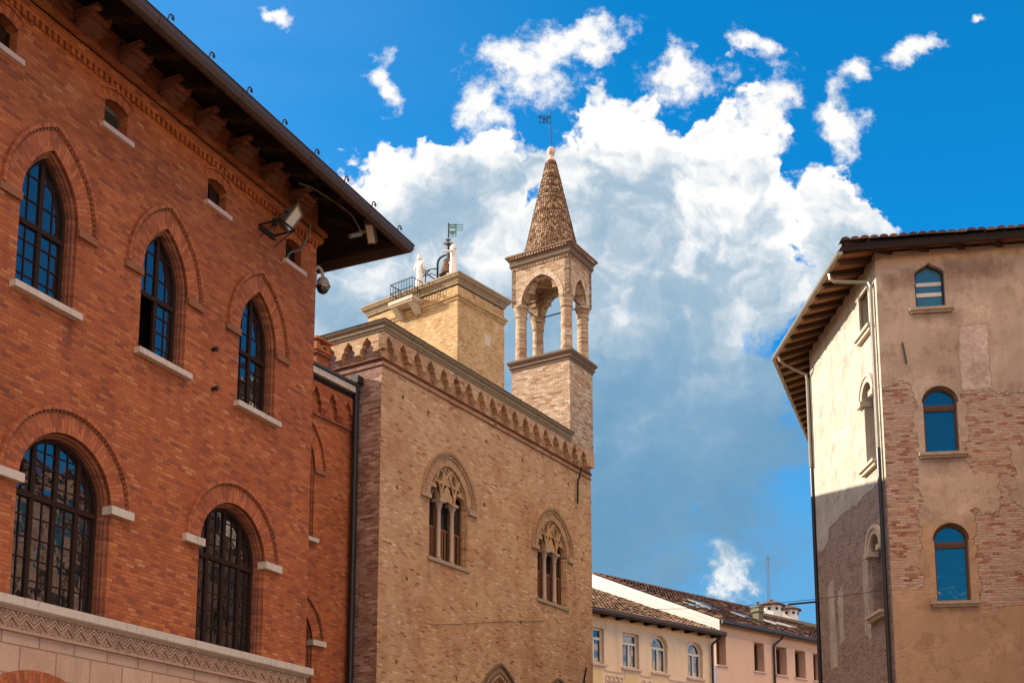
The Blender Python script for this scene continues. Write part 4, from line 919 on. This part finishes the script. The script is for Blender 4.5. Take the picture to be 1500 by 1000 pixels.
for x, y, n_ in ((-.03,-.12,0),):
    d = MB(); d.tube([(.05,-.55,12.42),(.05,-.42,12.28),(-.12,-.16,12.05),(-.14,-.12,11.9),(-.14,-.12,3)], .06, 8); o = d.build('drainpipe', PIPE); o.location = world_at(pk,-.25,0,0); o.rotation_euler = (0,0,radians(42)); tag(o, 'dark drainpipe at the seam of cream and pink houses', 'drainpipe')
d = MB(); d.tube([(5.15,-.42,13.08),(5.12,-.36,12.95),(4.78,-.12,12.6),(4.74,-.1,12.4),(4.74,-.1,3)], .06, 8); o = d.build('drainpipe', PIPE); o.location = pk.location; o.rotation_euler = (0,0,radians(42)); tag(o, 'dark drainpipe on the pink house between its second and third window', 'drainpipe')
slp = (17.12-13.28)/8.75
def roof_pt(x, y): return (x, y, 13.28+slp*(y+.35)+.10)
for (x, y) in ((7.9,2.2),(9.35,2.25),(5.7,2.6),(4.15,4.3),(3.5,3.2),(1.55,2.45)):
    T = Matrix.Translation(roof_pt(x,y)) @ Matrix.Rotation(math.atan(slp),4,'X')
    f = MB(T); f.box(-.4,.4,-.55,.55,-.06,.03); o = f.build('skylight', LAMP, pk); MB(T).box(-.34,.34,-.48,.48,.03,.04).build('pane', GLASSB if y > 2.4 else WPAINT, o)
chm = MB(Matrix.Translation((6.55,2.2,0))); chm.box(-.20,.20,-.2,.2,14.1,14.9); chm.box(-.29,.29,-.29,.29,14.9,14.97); chm.box(-.25,.25,-.25,.25,14.97,15.15); chm.box(-.3,.3,-.3,.3,15.15,15.21); chm.lathe([(.10,15.21),(.09,15.42),(.12,15.44),(.12,15.48)], 0, 0, 10)
CHP = plain('mossy_chimney_plaster', (.22,.2,.13), .9, .2, 0, .5, 4., .3); chm.build('chimney', CHP, pk)
bo = MB(); bo.hexa([(10.6,5.2,15.75),(17.3,5.2,15.75),(17.3,7.4,15.8),(10.6,7.4,15.8),(10.6,5.2,15.95),(17.3,5.2,15.95),(17.3,7.4,16.1),(10.6,7.4,16.1)]); bo.build('dormer_roof', CHP, pk)
MB().box(11.5,17.2,5.9,7.2,15.2,15.75).build('dormer', PINK, pk)
for k, x in enumerate((13.35, 15.1)):
    r0 = thing('chimney_cowl', ('larger white dovecote-like chimney with tiled cap, left of the pair on the far roof','smaller white dovecote-like chimney with tiled cap, right of the pair on the far roof')[k], 'chimney', world_at(pk,x,6.2,16.12), 42, 'white chimneys with tiled caps on the pink house roof')
    b = MB(); b.lathe([(.66,-.1),(.66,.62),(.7,.64),(.72,.70)], 0, 0, 8); b.build('body', MARB, r0)
    h = MB()
    for a in range(8): an = 2*pi*(a+.5)/8; h.lathe([(.09,.36),(.09,.5)], .60*cos(an), .60*sin(an), 10)
    h.build('vent_holes', DARKI, r0)
    b = MB(); b.lathe([(.5,.66),(.86,.64),(.88,.70),(.5,.88),(.12,1.0),(.12,1.08),(.02,1.11)], 0, 0, 16); b.build('cap', TILER, r0)
    if k == 1: r0.scale = (.93,.93,.95)
an = thing('antenna', 'thin lattice radio mast rising behind the white chimneys on the far roof', 'antenna', world_at(pk,14.1,6.9,16.2), 42)
b = MB()
for i in range(3): a = 2*pi*i/3; b.tube([(.09*cos(a),.09*sin(a),0),(.09*cos(a),.09*sin(a),3.9)], .013, 5)
for k in range(12): b.tube([(.09,0,.3*k),(-.045,.078,.3*k+.15),(-.045,-.078,.3*k+.3)], .008, 4)
b.build('mast', LAMP, an); b = MB(); b.tube([(-.2,0,3.9),(.25,0,3.9)], .02, 5); b.tube([(0,0,3.7),(0,0,4.15)], .02, 5); b.build('aerial', LAMP, an)
# ================================================================== RIGHT HOUSE
RK = .9
RO = (10.4277*RK, 33.*RK, 1.6*(1-RK))
rh = thing('plastered_house', 'tall old house with peeling plaster over brick and overhanging tiled eaves, on the right', 'house', RO, -8); rh.scale = (RK,RK,RK)
def peel_mat(name, boxes_brick, boxes_plaster, pc, pc2, pal, mc, thr_low=None, nz=.45, extra=None):
    """plaster that has fallen off in given zones (edges eaten by noise), brick showing there"""
    m, g = mat(name); u, v, P = coords(g)
    bc, bh, _, _ = brickfield(g, u, v, P, .25, .075, .016, pal, mc, .01)
    bc = g.mix(g.m('MULTIPLY', g.mr(g.noise(P, 1.5, 8., .75), .42, .62, 0, 1, True), .88), bc, g.mix(1., mc, g.ramp(g.noise(P, 15., 5., .7), [(.3, (.8,.78,.76)), (.7, (1.15,1.12,1.1))]), 'MULTIPLY'))
    nzv = g.m('ADD', g.m('MULTIPLY', g.m('SUBTRACT', g.noise(P, 1.3, 7., .6), .5), nz*2), g.m('MULTIPLY', g.m('SUBTRACT', g.noise(P, 9., 5., .6), .5), .16))
    def sd(x0, x1, z0, z1): return g.m('MAXIMUM', g.m('SUBTRACT', g.m('ABSOLUTE', g.m('SUBTRACT', u, (x0+x1)/2)), (x1-x0)/2), g.m('SUBTRACT', g.m('ABSOLUTE', g.m('SUBTRACT', v, (z0+z1)/2)), (z1-z0)/2))
    d = None
    for b in boxes_brick: q = sd(*b); d = q if d is None else g.m('MINIMUM', d, q)
    for b in boxes_plaster: q = g.m('MULTIPLY', sd(*b), -1.); d = g.m('MAXIMUM', d, q)
    d = g.m('ADD', d, nzv)
    pm = g.mr(d, -.03, .03, 0, 1, True)       # 1 = plaster
    a = g.mr(g.noise(P, .8, 7., .62), .35, .68, 0, 1, True); s2 = g.mr(g.noise(g.vm('MULTIPLY', P, (1.,1.,.12)), 3.5, 5., .6), .48, .75, 0, 1, True)
    c = g.mix(a, pc, pc2); c = g.mix(g.m('MULTIPLY', s2, .45), c, g.mix(1., c, (.68,.6,.54), 'MULTIPLY'))
    if extra: c = extra(g, u, v, P, c, sd, nzv)
    c = g.mix(g.m('MULTIPLY', g.mr(g.noise(P, 1.7, 7., .66), .545, .575, 0, 1, True), .55), c, g.mix(1., c, (.70,.67,.66), 'MULTIPLY'))
    c = g.mix(g.m('MULTIPLY', g.mr(g.noise(g.vm('ADD', P, (5, 5, 5)), 1.2, 7., .66), .55, .575, 0, 1, True), .50), c, g.mix(1., c, (1.28,1.27,1.27), 'MULTIPLY'))
    c = g.mix(g.m('MULTIPLY', g.mr(g.noise(g.vm('ADD', g.vm('MULTIPLY', P, (1.,1.,.16)), (2, 8, 1)), 5.5, 6., .65), .55, .72, 0, 1, True), .42), c, g.mix(1., c, (.62,.56,.52), 'MULTIPLY'))
    c = g.mix(.5, c, g.mix(1., c, g.ramp(g.noise(P, 22., 5., .7), [(.3, (.78,.76,.75)), (.7, (1.15,1.15,1.15))]), 'MULTIPLY'))
    edge = g.m('SUBTRACT', 1., g.m('ABSOLUTE', g.mr(d, -.03, .06, -1, 1)), clamp=True)
    rim = g.m('MULTIPLY', g.mr(d, -.035, 0., 0, 1, True), g.m('SUBTRACT', 1., pm), clamp=True); c = g.mix(g.mr(d, .0, .10, .35, 0.), c, g.mix(1., c, (1.3,1.28,1.25), 'MULTIPLY'))
    c = g.mix(pm, g.mix(g.m('MULTIPLY', rim, .0), bc, bc), c)
    h = g.m('ADD', g.m('MULTIPLY', pm, 2.2), g.m('ADD', g.m('MULTIPLY', bh, g.m('SUBTRACT', 1., pm)), g.m('MULTIPLY', g.noise(P, 14., 5., .6), .8)))
    finish(g, c, .9, h, .03, .9); return m
def ex_front(g, u, v, P, c, sd, nzv):
    q = g.mr(g.m('ADD', sd(2.15,2.97,14.5,16.42), g.m('MULTIPLY', nzv, .22)), -.015, .015, 1, 0); c = g.mix(g.m('MULTIPLY', q, .9), c, g.mix(g.mr(g.noise(P, 7., 7., .7), .4, .65), (.50,.385,.32), (.38,.26,.20)))
    qe = g.m('SUBTRACT', 1., g.m('ABSOLUTE', g.mr(g.m('ADD', sd(2.15,2.97,14.5,16.42), g.m('MULTIPLY', nzv, .22)), -.05, .03, -1, 1)), clamp=True); c = g.mix(g.m('MULTIPLY', qe, .55), c, (.20,.11,.075))
    low = g.mr(g.m('ADD', v, g.m('MULTIPLY', nzv, 1.6)), 10.9, 10.5, 0, 1, True); c = g.mix(g.m('MULTIPLY', low, .85), c, g.mix(g.noise(P, 2.5, 6., .6), (.44,.285,.17), (.31,.175,.10)))
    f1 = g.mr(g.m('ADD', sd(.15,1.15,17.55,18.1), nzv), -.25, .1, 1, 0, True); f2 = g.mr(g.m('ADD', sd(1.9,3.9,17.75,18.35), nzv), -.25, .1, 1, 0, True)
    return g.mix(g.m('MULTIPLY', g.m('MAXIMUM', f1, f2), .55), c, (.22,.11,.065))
FRONT = peel_mat('peeling_front', [(-.2,1.02,8.9,14.75),(2.25,6.,8.3,14.4)], [(.85,2.25,8.2,14.9),(1.0,3.0,10.9,12.0),(3.3,6,11.2,12.9),(.95,2.3,8.0,11.2)], (.45,.335,.25), (.34,.24,.17),
                 [(0., (.20,.06,.035)), (.26, (.32,.105,.062)), (.40, (.43,.26,.19)), (.7, (.47,.335,.255)), (1., (.52,.40,.31))], (.43,.30,.22), nz=.62, extra=ex_front)
def ex_left(g, u, v, P, c, sd, nzv):
    q = g.mr(g.noise(g.vm('MULTIPLY', P, (1.,1.,.3)), 1.6, 6., .65), .5, .7, 0, 1, True); return g.mix(g.m('MULTIPLY', q, .35), c, (.62,.52,.38))
SIDE = peel_mat('peeling_side', [(-9,2,0,12.1)], [(-5.9,-5.2,7.5,10.3),(-4.9,-4.4,8.2,9.9),(-2.4,-1.9,7.9,10.2),(-7.2,-5.6,11.6,13)], (.46,.42,.345), (.39,.34,.275),
                [(0., (.19,.12,.10)), (.5, (.29,.20,.165)), (1., (.42,.33,.28))], (.36,.28,.24), nz=.28, extra=ex_left)
# front wall
W1, W2, W3 = (1.47,.41,16.97,17.98,.38), (1.56,.46,12.70,14.17,.44), (1.64,.45,8.49,10.22,.44)
def ogee(c, a, zs, h):
    L = [(c-a,zs),(c-a*.98,zs+h*.2),(c-a*.85,zs+h*.42),(c-a*.6,zs+h*.6),(c-a*.3,zs+h*.75),(c-a*.12,zs+h*.88),(c,zs+h)]; return L+[(2*c-x,z) for x, z in L[-2::-1]]
curves = [ogee(W1[0],W1[1],W1[3],W1[4]), round_curve(W2[0],W2[1],W2[3],14), round_curve(W3[0],W3[1],W3[3],14)]
fw = MB(); xr = W2[0]+3.6
extra_c = [ogee(xr,.41,17.98,.38), round_curve(xr,.46,14.17,14), round_curve(xr+.05,.45,10.22,14)]
fh = [opening(c, z) for c, z in zip(curves+extra_c, (16.97,12.70,8.49)*2)]
fw.wall([(0,-.2),(9,-.2),(9,18.75),(0,18.75)], fh, 0., .26)
fw.face([(9,0,-.2),(9,12,-.2),(9,12,18.75),(9,0,18.75)]); fw.build('front_wall', FRONT, rh)
MB().box(.5,8.6,.5,9,.2,18).build('interior', DARKI, rh)
for j, cur in enumerate(curves+extra_c):
    k = j % 3; c = (cur[0][0]+cur[-1][0])/2; a = (cur[-1][0]-cur[0][0])/2; z0 = (16.97,12.70,8.49)[k]; zs = cur[0][1]; y = .16; t = .06
    ins = [(c+(x-c)*(1-t/a), zs+(z-zs)*(1-t/a)) for x, z in cur]
    f = MB(); f.ring(ins, cur, y, y+.08); f.box(c-a,c-a+t,y,y+.08,z0,zs); f.box(c+a-t,c+a,y,y+.08,z0,zs); f.box(c-a,c+a,y,y+.08,z0,z0+.07)
    if k: f.box(c-a,c+a,y-.02,y+.07,zs-.14,zs-.03); f.box(c-a+.05,c+a-.05,y-.01,y+.07,zs-.2,zs-.14)
    w = f.build('window', DWOOD if k else PIPE, rh)
    MB().wall(opening(cur, z0), [], y+.045).build('pane', GLASST if k == 0 else GLASSB, w)
    if k == 0:
        b = MB(); b.box(c-a+.03,c+a-.03,y+.02,y+.04,17.40,17.52); b.box(c-a+.03,c+a-.03,y+.02,y+.04,17.72,17.83); b.build('blind', CURT, w)
    s_ = MB(); s_.box(c-a-.19,c+a+.19,-.16,.16,z0-.09,z0-.002); s_.box(c-a-.15,c+a+.15,-.11,0,z0-.16,z0-.09); s_.build('sill', SILL, w)
    if k: s_ = MB(); o2 = [(c+(x-c)*(1+.03/a), zs+(z-zs)*(1+.03/a)) for x, z in cur]; s_.ring(cur, o2, -.006, .05); s_.build('arch', RAFT, w)
MB().tube([(.62,-.04,15.98),(.66,-.05,15.7),(.71,-.04,15.35)], .025, 6).build('wall_anchor', IRON, rh)
MB().box(.05,.35,-.012,0,15.6,15.95).build('plaster_patch', SURR, rh) if False else None
# sunlit left side
LR = radians(-80)
SWn = [(-.98,.42,16.80,None,17.98),(-1.12,.42,12.80,14.86,None),(-1.12,.42,8.44,10.32,None)]
shs = []
for c, a, z0, zs, zt in SWn: shs.append(rect(c-a,c+a,z0,zt) if zt else opening(round_curve(c,a,zs,14), z0))
SL = 6.9
w = MB(); w.wall([(-SL,-.2),(0,-.2),(0,18.75),(-SL,18.75)], shs, 0., .42); w.build('side_wall', SIDE, rh, loc=(0,0,0), rotz=LR)
for c, a, z0, zs, zt in SWn:
    f = MB(); top = zt or zs+a; f.box(c-a,c-a+.06,.34,.42,z0,top); f.box(c+a-.06,c+a,.34,.42,z0,top); f.box(c-.03,c+.03,.34,.42,z0,top); f.box(c-a,c+a,.36,.40,z0,z0+.08); f.box(c-a,c+a,.36,.40,(z0+top)/2,(z0+top)/2+.06)
    o = f.build('window', BWOOD, rh, rotz=LR); MB().box(c-a,c+a,.40,.42,z0,top).build('pane', GLASS, o)
    s_ = MB(); s_.box(c-a-.25,c+a+.22,-.20,.1,z0-.09,z0-.002); s_.box(c-a-.2,c+a+.17,-.13,0,z0-.19,z0-.09); s_.build('sill', SURR, o)
    r = MB()
    if zt:
        for sg in (-1,1): r.box(*sorted((c+sg*a, c+sg*(a+.15))), -.07, .06, z0-.002, zt)
        r.box(c-a-.2,c+a+.2,-.09,.06,zt,zt+.16)
    else:
        r.ring(round_curve(c,a,zs,18), round_curve(c,a,zs,18,.15), -.07, .06); r.ring(round_curve(c,a,zs,18,.15), round_curve(c,a,zs,18,.26), -.11, .06)
        for sg in (-1,1): r.box(*sorted((c+sg*(a-.06), c+sg*(a+.28))), -.14, .2, zs-.16, zs-.002)
    r.build('surround', SURR, o)
# second, receding side
ax, ay = -SL*cos(LR), -SL*sin(LR); SR = radians(-102.5)
SIDE2 = SIDE
w = MB(); w.wall([(-9,-.2),(0,-.2),(0,18.75),(-9,18.75)], [], 0., .1); w.build('back_wall', SIDE2, rh, loc=(ax,ay,0), rotz=SR)
# eaves: boards, rafters, gutter
OV = 1.1
def local(rot, o, x, y): return (o[0]+x*cos(rot)-y*sin(rot), o[1]+x*sin(rot)+y*cos(rot))
P0 = (9,0); P1 = (0,0); P2 = (ax,ay); P3 = local(SR,(ax,ay),-9,0)
OF = .55
# plan of the eave line (front overhang smaller)
def isect(a, da, b, db):
    d = da[0]*db[1]-da[1]*db[0]; t = ((b[0]-a[0])*db[1]-(b[1]-a[1])*db[0])/d; return (a[0]+da[0]*t, a[1]+da[1]*t)
def eave_pts(of, ov):
    fa, fd = (0,-of), (1,0); la, ld = local(LR,(0,0),0,-ov), (cos(LR),sin(LR)); sa, sdv = local(SR,P2,0,-ov), (cos(SR),sin(SR))
    return [(9+of,-of), isect(fa,fd,la,ld), isect(la,ld,sa,sdv), local(SR,P2,-9,-ov)]
Eo = eave_pts(OF, OV); Ei = eave_pts(-.1, -.1); Em = eave_pts(OF*.97, OV*.97)
ZE, ZW = 18.50, 18.86
so = MB()
for i in range(3):
    a, b, c, d = Eo[i], Eo[i+1], Ei[i+1], Ei[i]; zf = 18.72
    za, zb2 = (zf if i == 0 else ZE), (zf if i == 0 else ZE)
    if i == 0: za, zb2 = 18.78, ZE+.1
    so.face([(*a,za),(*b,ZE+.04 if i == 0 else ZE+.04),(*c,ZW),(*d,ZW)])
so.build('soffit', SOFW, rh)
ra = MB()
def rafters(i, n, w=.07, t=.17):
    for k in range(n):
        s_ = (k+.5)/n; a = Vector((Em[i][0]+(Em[i+1][0]-Em[i][0])*s_, Em[i][1]+(Em[i+1][1]-Em[i][1])*s_)); b = Vector((Ei[i][0]+(Ei[i+1][0]-Ei[i][0])*s_, Ei[i][1]+(Ei[i+1][1]-Ei[i][1])*s_))
        d = (Vector(Em[i+1])-Vector(Em[i])).normalized()*w; z0, z1 = ZE+.02, ZW
        if i == 0: z0 = 18.72+.06*(1-s_)
        q = [(*(a-d),z0-t*.75),(*(a+d),z0-t*.75),(*(b+d),z1-t),(*(b-d),z1-t),(*(a-d),z0),(*(a+d),z0),(*(b+d),z1),(*(b-d),z1)]
        m2 = MB(); m2.hexa(q); m2.build('rafter', RAFT, rh)
rafters(0, 9, .08); rafters(1, 10, .08); rafters(2, 14)
# tiled roof, hipped
apex1, apex2 = (5.2,3.5,20.6), (5.2,9.5,20.6)
rf = MB(); Z1 = 18.66
rf.face([(*Eo[0],18.95),(*Eo[1],Z1+.2),apex1]); rf.face([(*Eo[1],Z1+.06),(*Eo[2],Z1-.07),apex2,apex1]); rf.face([(*Eo[2],Z1-.07),(*Eo[3],Z1-.07),apex2]); rf.face([(*Eo[0],18.95),apex1,apex2,(9.6,12,18.9)])
rf.build('roof', TILE, rh)
tl = MB()
def edge_tiles(a, b, za, zb, inn, n, hang=.1):
    for k in range(n):
        s_ = (k+.5)/n; p = Vector((a[0]+(b[0]-a[0])*s_, a[1]+(b[1]-a[1])*s_, za+(zb-za)*s_)); q = Vector(inn)-p; q.z = 0; q.normalize()
        e = Vector((b[0]-a[0],b[1]-a[1],0)).normalized(); q = (q - e*q.dot(e)).normalized()
        p = p + Vector((0,0,random.uniform(-.012,.015))); A = []; B = []; w = math.dist(a,b)/n*.5
        for t in range(7):
            an_ = pi*t/6; A.append(tuple(p-q*hang+e*(w*cos(an_))+Vector((0,0,.10*sin(an_)+.02)))); B.append(tuple(p+q*.8+e*(w*.9*cos(an_))+Vector((0,0,.09*sin(an_)+.27))))
        uu = (k*.22+.1, .2)
        for t in range(6): tl.face([A[t],A[t+1],B[t+1],B[t]], [uu]*4)
        tl.face(A, [uu]*7)
edge_tiles(Eo[0], Eo[1], 18.93, Z1+.20, apex1, 40); edge_tiles(Eo[1], Eo[2], Z1+.06, Z1-.07, apex1, 32, -.06); edge_tiles(Eo[2], Eo[3], Z1-.08, Z1-.08, apex2, 36, -.06)
tl.build('eave_tiles', TILER, rh)
fa = MB()   # front fascia board, slightly falling to the left corner
a, b = Eo[0], Eo[1]
fa.hexa([(a[0],a[1]-.02,18.74),(b[0]+.03,b[1]-.02,18.58),(b[0]+.03,b[1]+.03,18.58),(a[0],a[1]+.03,18.74),(a[0],a[1]-.02,18.95),(b[0]+.03,b[1]-.02,18.80),(b[0]+.03,b[1]+.03,18.80),(a[0],a[1]+.03,18.95)])
fa.build('fascia', EAVE, rh)
def half_gutter(mb, pts, z, r=.085):
    prof = [(-r,z+.04)]+[(r*cos(t), z+r*sin(t)) for t in [pi+pi*i/8 for i in range(9)]]+[(r+.012,z+.02),(r,z+.04)]
    mb.sweep(pts, prof)
gt = MB(); gpts = [(Eo[1][0]-.03,Eo[1][1]-.02), (Eo[2][0]-.06,Eo[2][1]), Eo[3]]
half_gutter(gt, gpts[::-1] if False else gpts, ZE+.05); 
gt.build('gutter', GUTL, rh)
def downpipe(pts, r, m, label):
    d = MB(); d.tube(pts, r, 10); o = d.build('drainpipe', m); o.location = rh.location; o.rotation_euler = rh.rotation_euler; o.scale = rh.scale; tag(o, label, 'drainpipe'); return o
def sidept(x, y, z): p = local(LR,(0,0),x,y); return (p[0],p[1],z)
downpipe([sidept(-.75,-1.1,18.46),sidept(-.74,-1.08,18.30),sidept(-.70,-.98,18.20),sidept(-.35,-.3,18.02),sidept(-.25,-.13,17.97),sidept(-.22,-.1,17.8),sidept(-.22,-.1,13.)], .055, GUTL, 'pale upper drainpipe bending from the gutter to the near corner of the plastered house')
downpipe([sidept(-.22,-.1,12.99),sidept(-.22,-.1,-.2)], .06, PIPE, 'dark lower drainpipe down the near corner of the plastered house')
def farpt(x, y, z): p = local(SR,P2,x,y); return (p[0],p[1],z)
downpipe([sidept(-6.75,-1.1,18.45),sidept(-6.74,-1.05,18.3),sidept(-6.78,-.9,18.2),sidept(-6.85,-.35,17.95),sidept(-6.86,-.16,17.88),sidept(-6.86,-.12,17.7),sidept(-6.86,-.12,14.6)], .05, GUTL, 'pale short drainpipe bending under the eave at the far angle of the plastered house')
downpipe([farpt(-.35,-.1,17.9),farpt(-.35,-.1,-.2)], .075, PIPE, 'long dark drainpipe down the far angle of the plastered house')
# ================================================================== house across the square
op = thing('plastered_house', 'brown brick house mirrored in the largest lower window of the red building', 'house', (13.6, 27.2, 0), 270)
oh = []
for fl in (1.4, 5.2, 9., 11.2):
    for i in range(2): oh.append(rect(1.2+2.9*i, 2.4+2.9*i, fl, fl+1.75))
w = MB(); w.wall([(-.0,0),(7,0),(7,13.6),(-.0,13.6)], oh, 0., .3); w.face([(0,0,0),(0,9,0),(0,9,13.6),(0,0,13.6)]); w.face([(7,0,0),(7,9,0),(7,9,13.6),(7,0,13.6)]); w.build('wall', PALS, op)
for q in oh:
    f = MB(); x0, x1, z0, z1 = q[0][0], q[2][0], q[0][1], q[1][1]; f.box(x0,x0+.08,.2,.28,z0,z1); f.box(x1-.08,x1,.2,.28,z0,z1); f.box((x0+x1)/2-.05,(x0+x1)/2+.05,.2,.28,z0,z1); f.box(x0+.08,x1-.08,.2,.28,z1-.08,z1)
    o = f.build('window', BWOOD, op); MB().wall(q, [], .27).build('pane', GLASS, o)
rf = MB(); rf.hexa([(-.1,-.4,13.5),(7.1,-.4,13.5),(7.1,4.5,15.0),(-.1,4.5,15.0),(-.1,-.4,13.65),(7.1,-.4,13.65),(7.1,4.5,15.15),(-.1,4.5,15.15)]); rf.hexa([(-.1,4.5,15.0),(7.1,4.5,15.0),(7.1,9.6,13.5),(-.1,9.6,13.5),(-.1,4.5,15.15),(7.1,4.5,15.15),(7.1,9.6,13.65),(-.1,9.6,13.65)]); rf.build('roof', TILE, op)
# ================================================================== wires and pole
def wire(pts, label, r=.008, n=14, sag=.1):
    a, b = Vector(pts[0]), Vector(pts[1]); p = [a.lerp(b,i/n)+Vector((0,0,-sag*4*(i/n)*(1-i/n))) for i in range(n+1)]
    o = MB().tube(p, r, 5).build('wire', IRON); tag(o, label, 'wire'); return o
a = world_at(pal,PL,.4,10.1); wire((a,(9.38,29.66,8.15)), 'thin overhead wire strung from the tan palace to the plastered house', .007, 20, .25)
pb = thing('flagpole_bracket', 'short dark iron bar sticking out from the far edge of the plastered house', 'bracket', world_at(rh,*local(SR,P2,-.3,0),10.05), -112)
b = MB(); b.tube([(0,0,0),(0,-.95,-.02)], .03, 8); b.build('bar', IRON, pb); MB().box(-.06,.06,-.02,0,-.1,.1).build('mount', IRON, pb)
